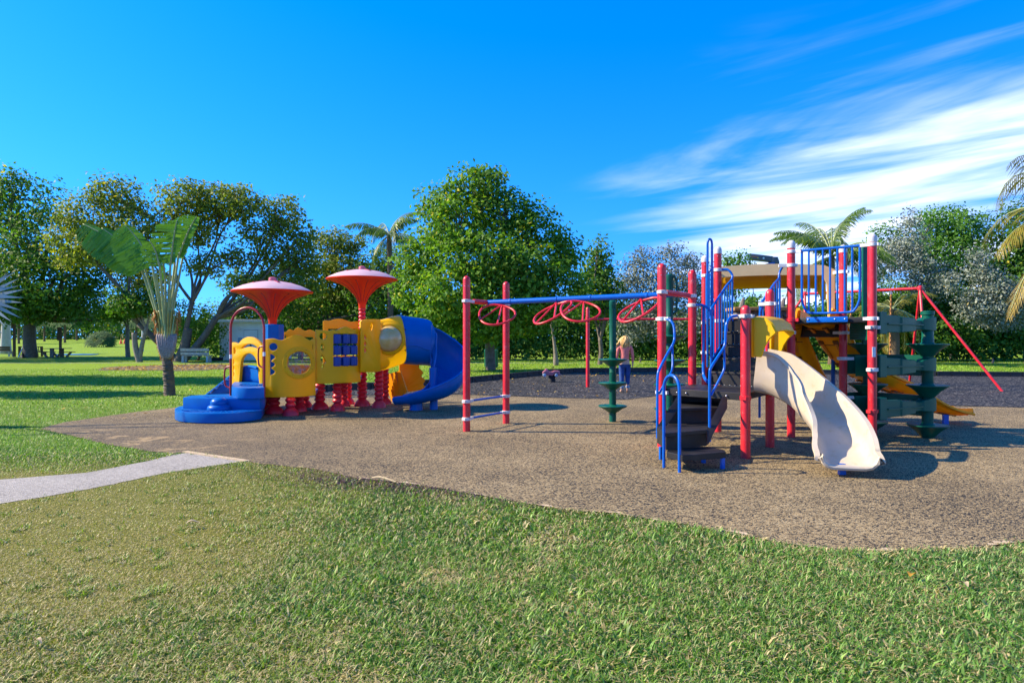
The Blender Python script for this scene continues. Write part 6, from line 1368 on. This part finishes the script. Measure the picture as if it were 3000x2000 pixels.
SV = [(0, 0, .95), (0, 0, 1.08), (.005, -.01, 1.25), (.01, 0, 1.37), (.015, .005, 1.425)]; SE = [(0, 1), (1, 2), (2, 3), (3, 4)]; SR = [(.168, .128), (.142, .112), (.156, .116), (.124, .10), (.06, .06)]
for s in (-1, 1):
    k0 = 3
    for p_, r_ in zip([(s * .155 + .01, 0, 1.37), (s * .205, -.01, 1.30), (s * .238, -.01, 1.10), (s * .252, .03, .905)], [.066, .060, .053, .042]): SV.append(p_); SR.append(r_); SE.append((k0, len(SV) - 1)); k0 = len(SV) - 1
skin('sweater', SV, SE, SR, M_shirt, person)
MB().lathe(pw + Vector((0, 0, .905)), [(.17, -.03), (.176, 0), (.172, .03)], 20).build('shirt_hem', M_whitetrim, person) if False else None
JV = [(0, -.01, .90), (0, -.02, .82)]; JE = [(0, 1)]; JR = [(.172, .132), (.168, .138)]
for s, fw in ((-1, -.05), (1, .06)):
    k0 = 0
    for p_, r_ in zip([(s * .09, -.01, .80), (s * .094, -.005 + fw * .5, .50), (s * .098, -.02 + fw, .20)], [.112, .084, .068]): JV.append(p_); JR.append(r_); JE.append((k0, len(JV) - 1)); k0 = len(JV) - 1
jeans = skin('jeans', JV, JE, JR, M_jean, person)
for s, fw in ((-1, -.05), (1, .06)): MB().lathe(pw + Vector((s * .098, -.02 + fw, .13)), [(.058, 0), (.063, .015), (.063, .05), (.056, .06)], 16).build('rolled_cuff', M_cuff, jeans)
hr = MB(); hc = pw + Vector((.02, .03, 1.585))
hr.lathe(hc, [(.02, .118), (.06, .108), (.095, .07), (.108, .02), (.11, -.04), (.10, -.09)], 18)
for i in range(64):
    a = R(176 + 188 * (i / 63)) ; d = Vector((math.cos(a), math.sin(a), 0)); s0 = hc + Vector((d.x * .085, d.y * .09 + .01, .03 + random.uniform(-.03, .05))); L = random.uniform(.20, .33); wx = random.uniform(-.07, .03) - (.10 if i < 8 else 0)
    hr.tube(crom([s0, s0 + Vector((d.x * .05 + wx * .2, d.y * .045, -L * .3)), s0 + Vector((d.x * .04 + wx * .7, -.05 + random.uniform(-.02, .02), -L * .7)), s0 + Vector((d.x * .03 + wx * 1.4, -.04, -L))], 4), [.017, .019, .02, .021, .021, .02, .02, .019, .017, .014, .011, .008, .003], 5)
hr.build('hair', M_hair, person, 60)
# ------------------------------------------------------------------ small things lying about
a, c = G(1090, 1407), G(1160, 1419); st_ = MB().tube(crom([a + Vector((0, 0, .03)), a.lerp(c, .4) + Vector((0, .02, .05)), c + Vector((0, 0, .03))], 4), [.01, .012, .014, .014, .013, .012, .011, .01, .006], 7).build('dry_stalk', M_straw); tag(st_, 'pale dry stalk lying at the edge of the rubber surface', 'stick')
def dry_leaf(px, L, w, az, label, m=L_litter, tint=.5):
    p = G(*px) + Vector((0, 0, .055)); d = Vector((math.cos(az), math.sin(az), .12)); e = Vector((-math.sin(az), math.cos(az), 0)); vs = []; fs = []
    for i in range(6):
        t = i / 5; ww = w * math.sin(math.pi * (.06 + .9 * t)); c_ = p + d * L * (t - .5) + Vector((0, 0, .012 * math.sin(t * 5)))
        vs += [c_ - e * ww + Vector((0, 0, ww * .5)), c_, c_ + e * ww + Vector((0, 0, ww * .5))]
    for i in range(5): fs += [i * 3, i * 3 + 1, i * 3 + 4, i * 3 + 3, i * 3 + 1, i * 3 + 2, i * 3 + 5, i * 3 + 4]
    o = link('dry_leaf', npmesh('dry_leaf', np.array([tuple(v) for v in vs]), np.array(fs), np.arange(0, 40, 4), np.full(10, tint)), m, smooth=180); tag(o, label, 'leaf', 'single dry leaves lying on the near grass')
dry_leaf((565, 1548), .11, .026, .5, 'pale curled leaf on the dry grass near the path', M_straw); dry_leaf((2670, 1706), .07, .03, .8, 'orange leaf on the green grass at right', L_litter, .25)
dry_leaf((2825, 1733), .09, .02, 1.4, 'narrow tan leaf on the grass near the right edge', M_straw); dry_leaf((110, 1905), .09, .012, 2.6, 'tan twig like leaf in the left front corner', M_straw)
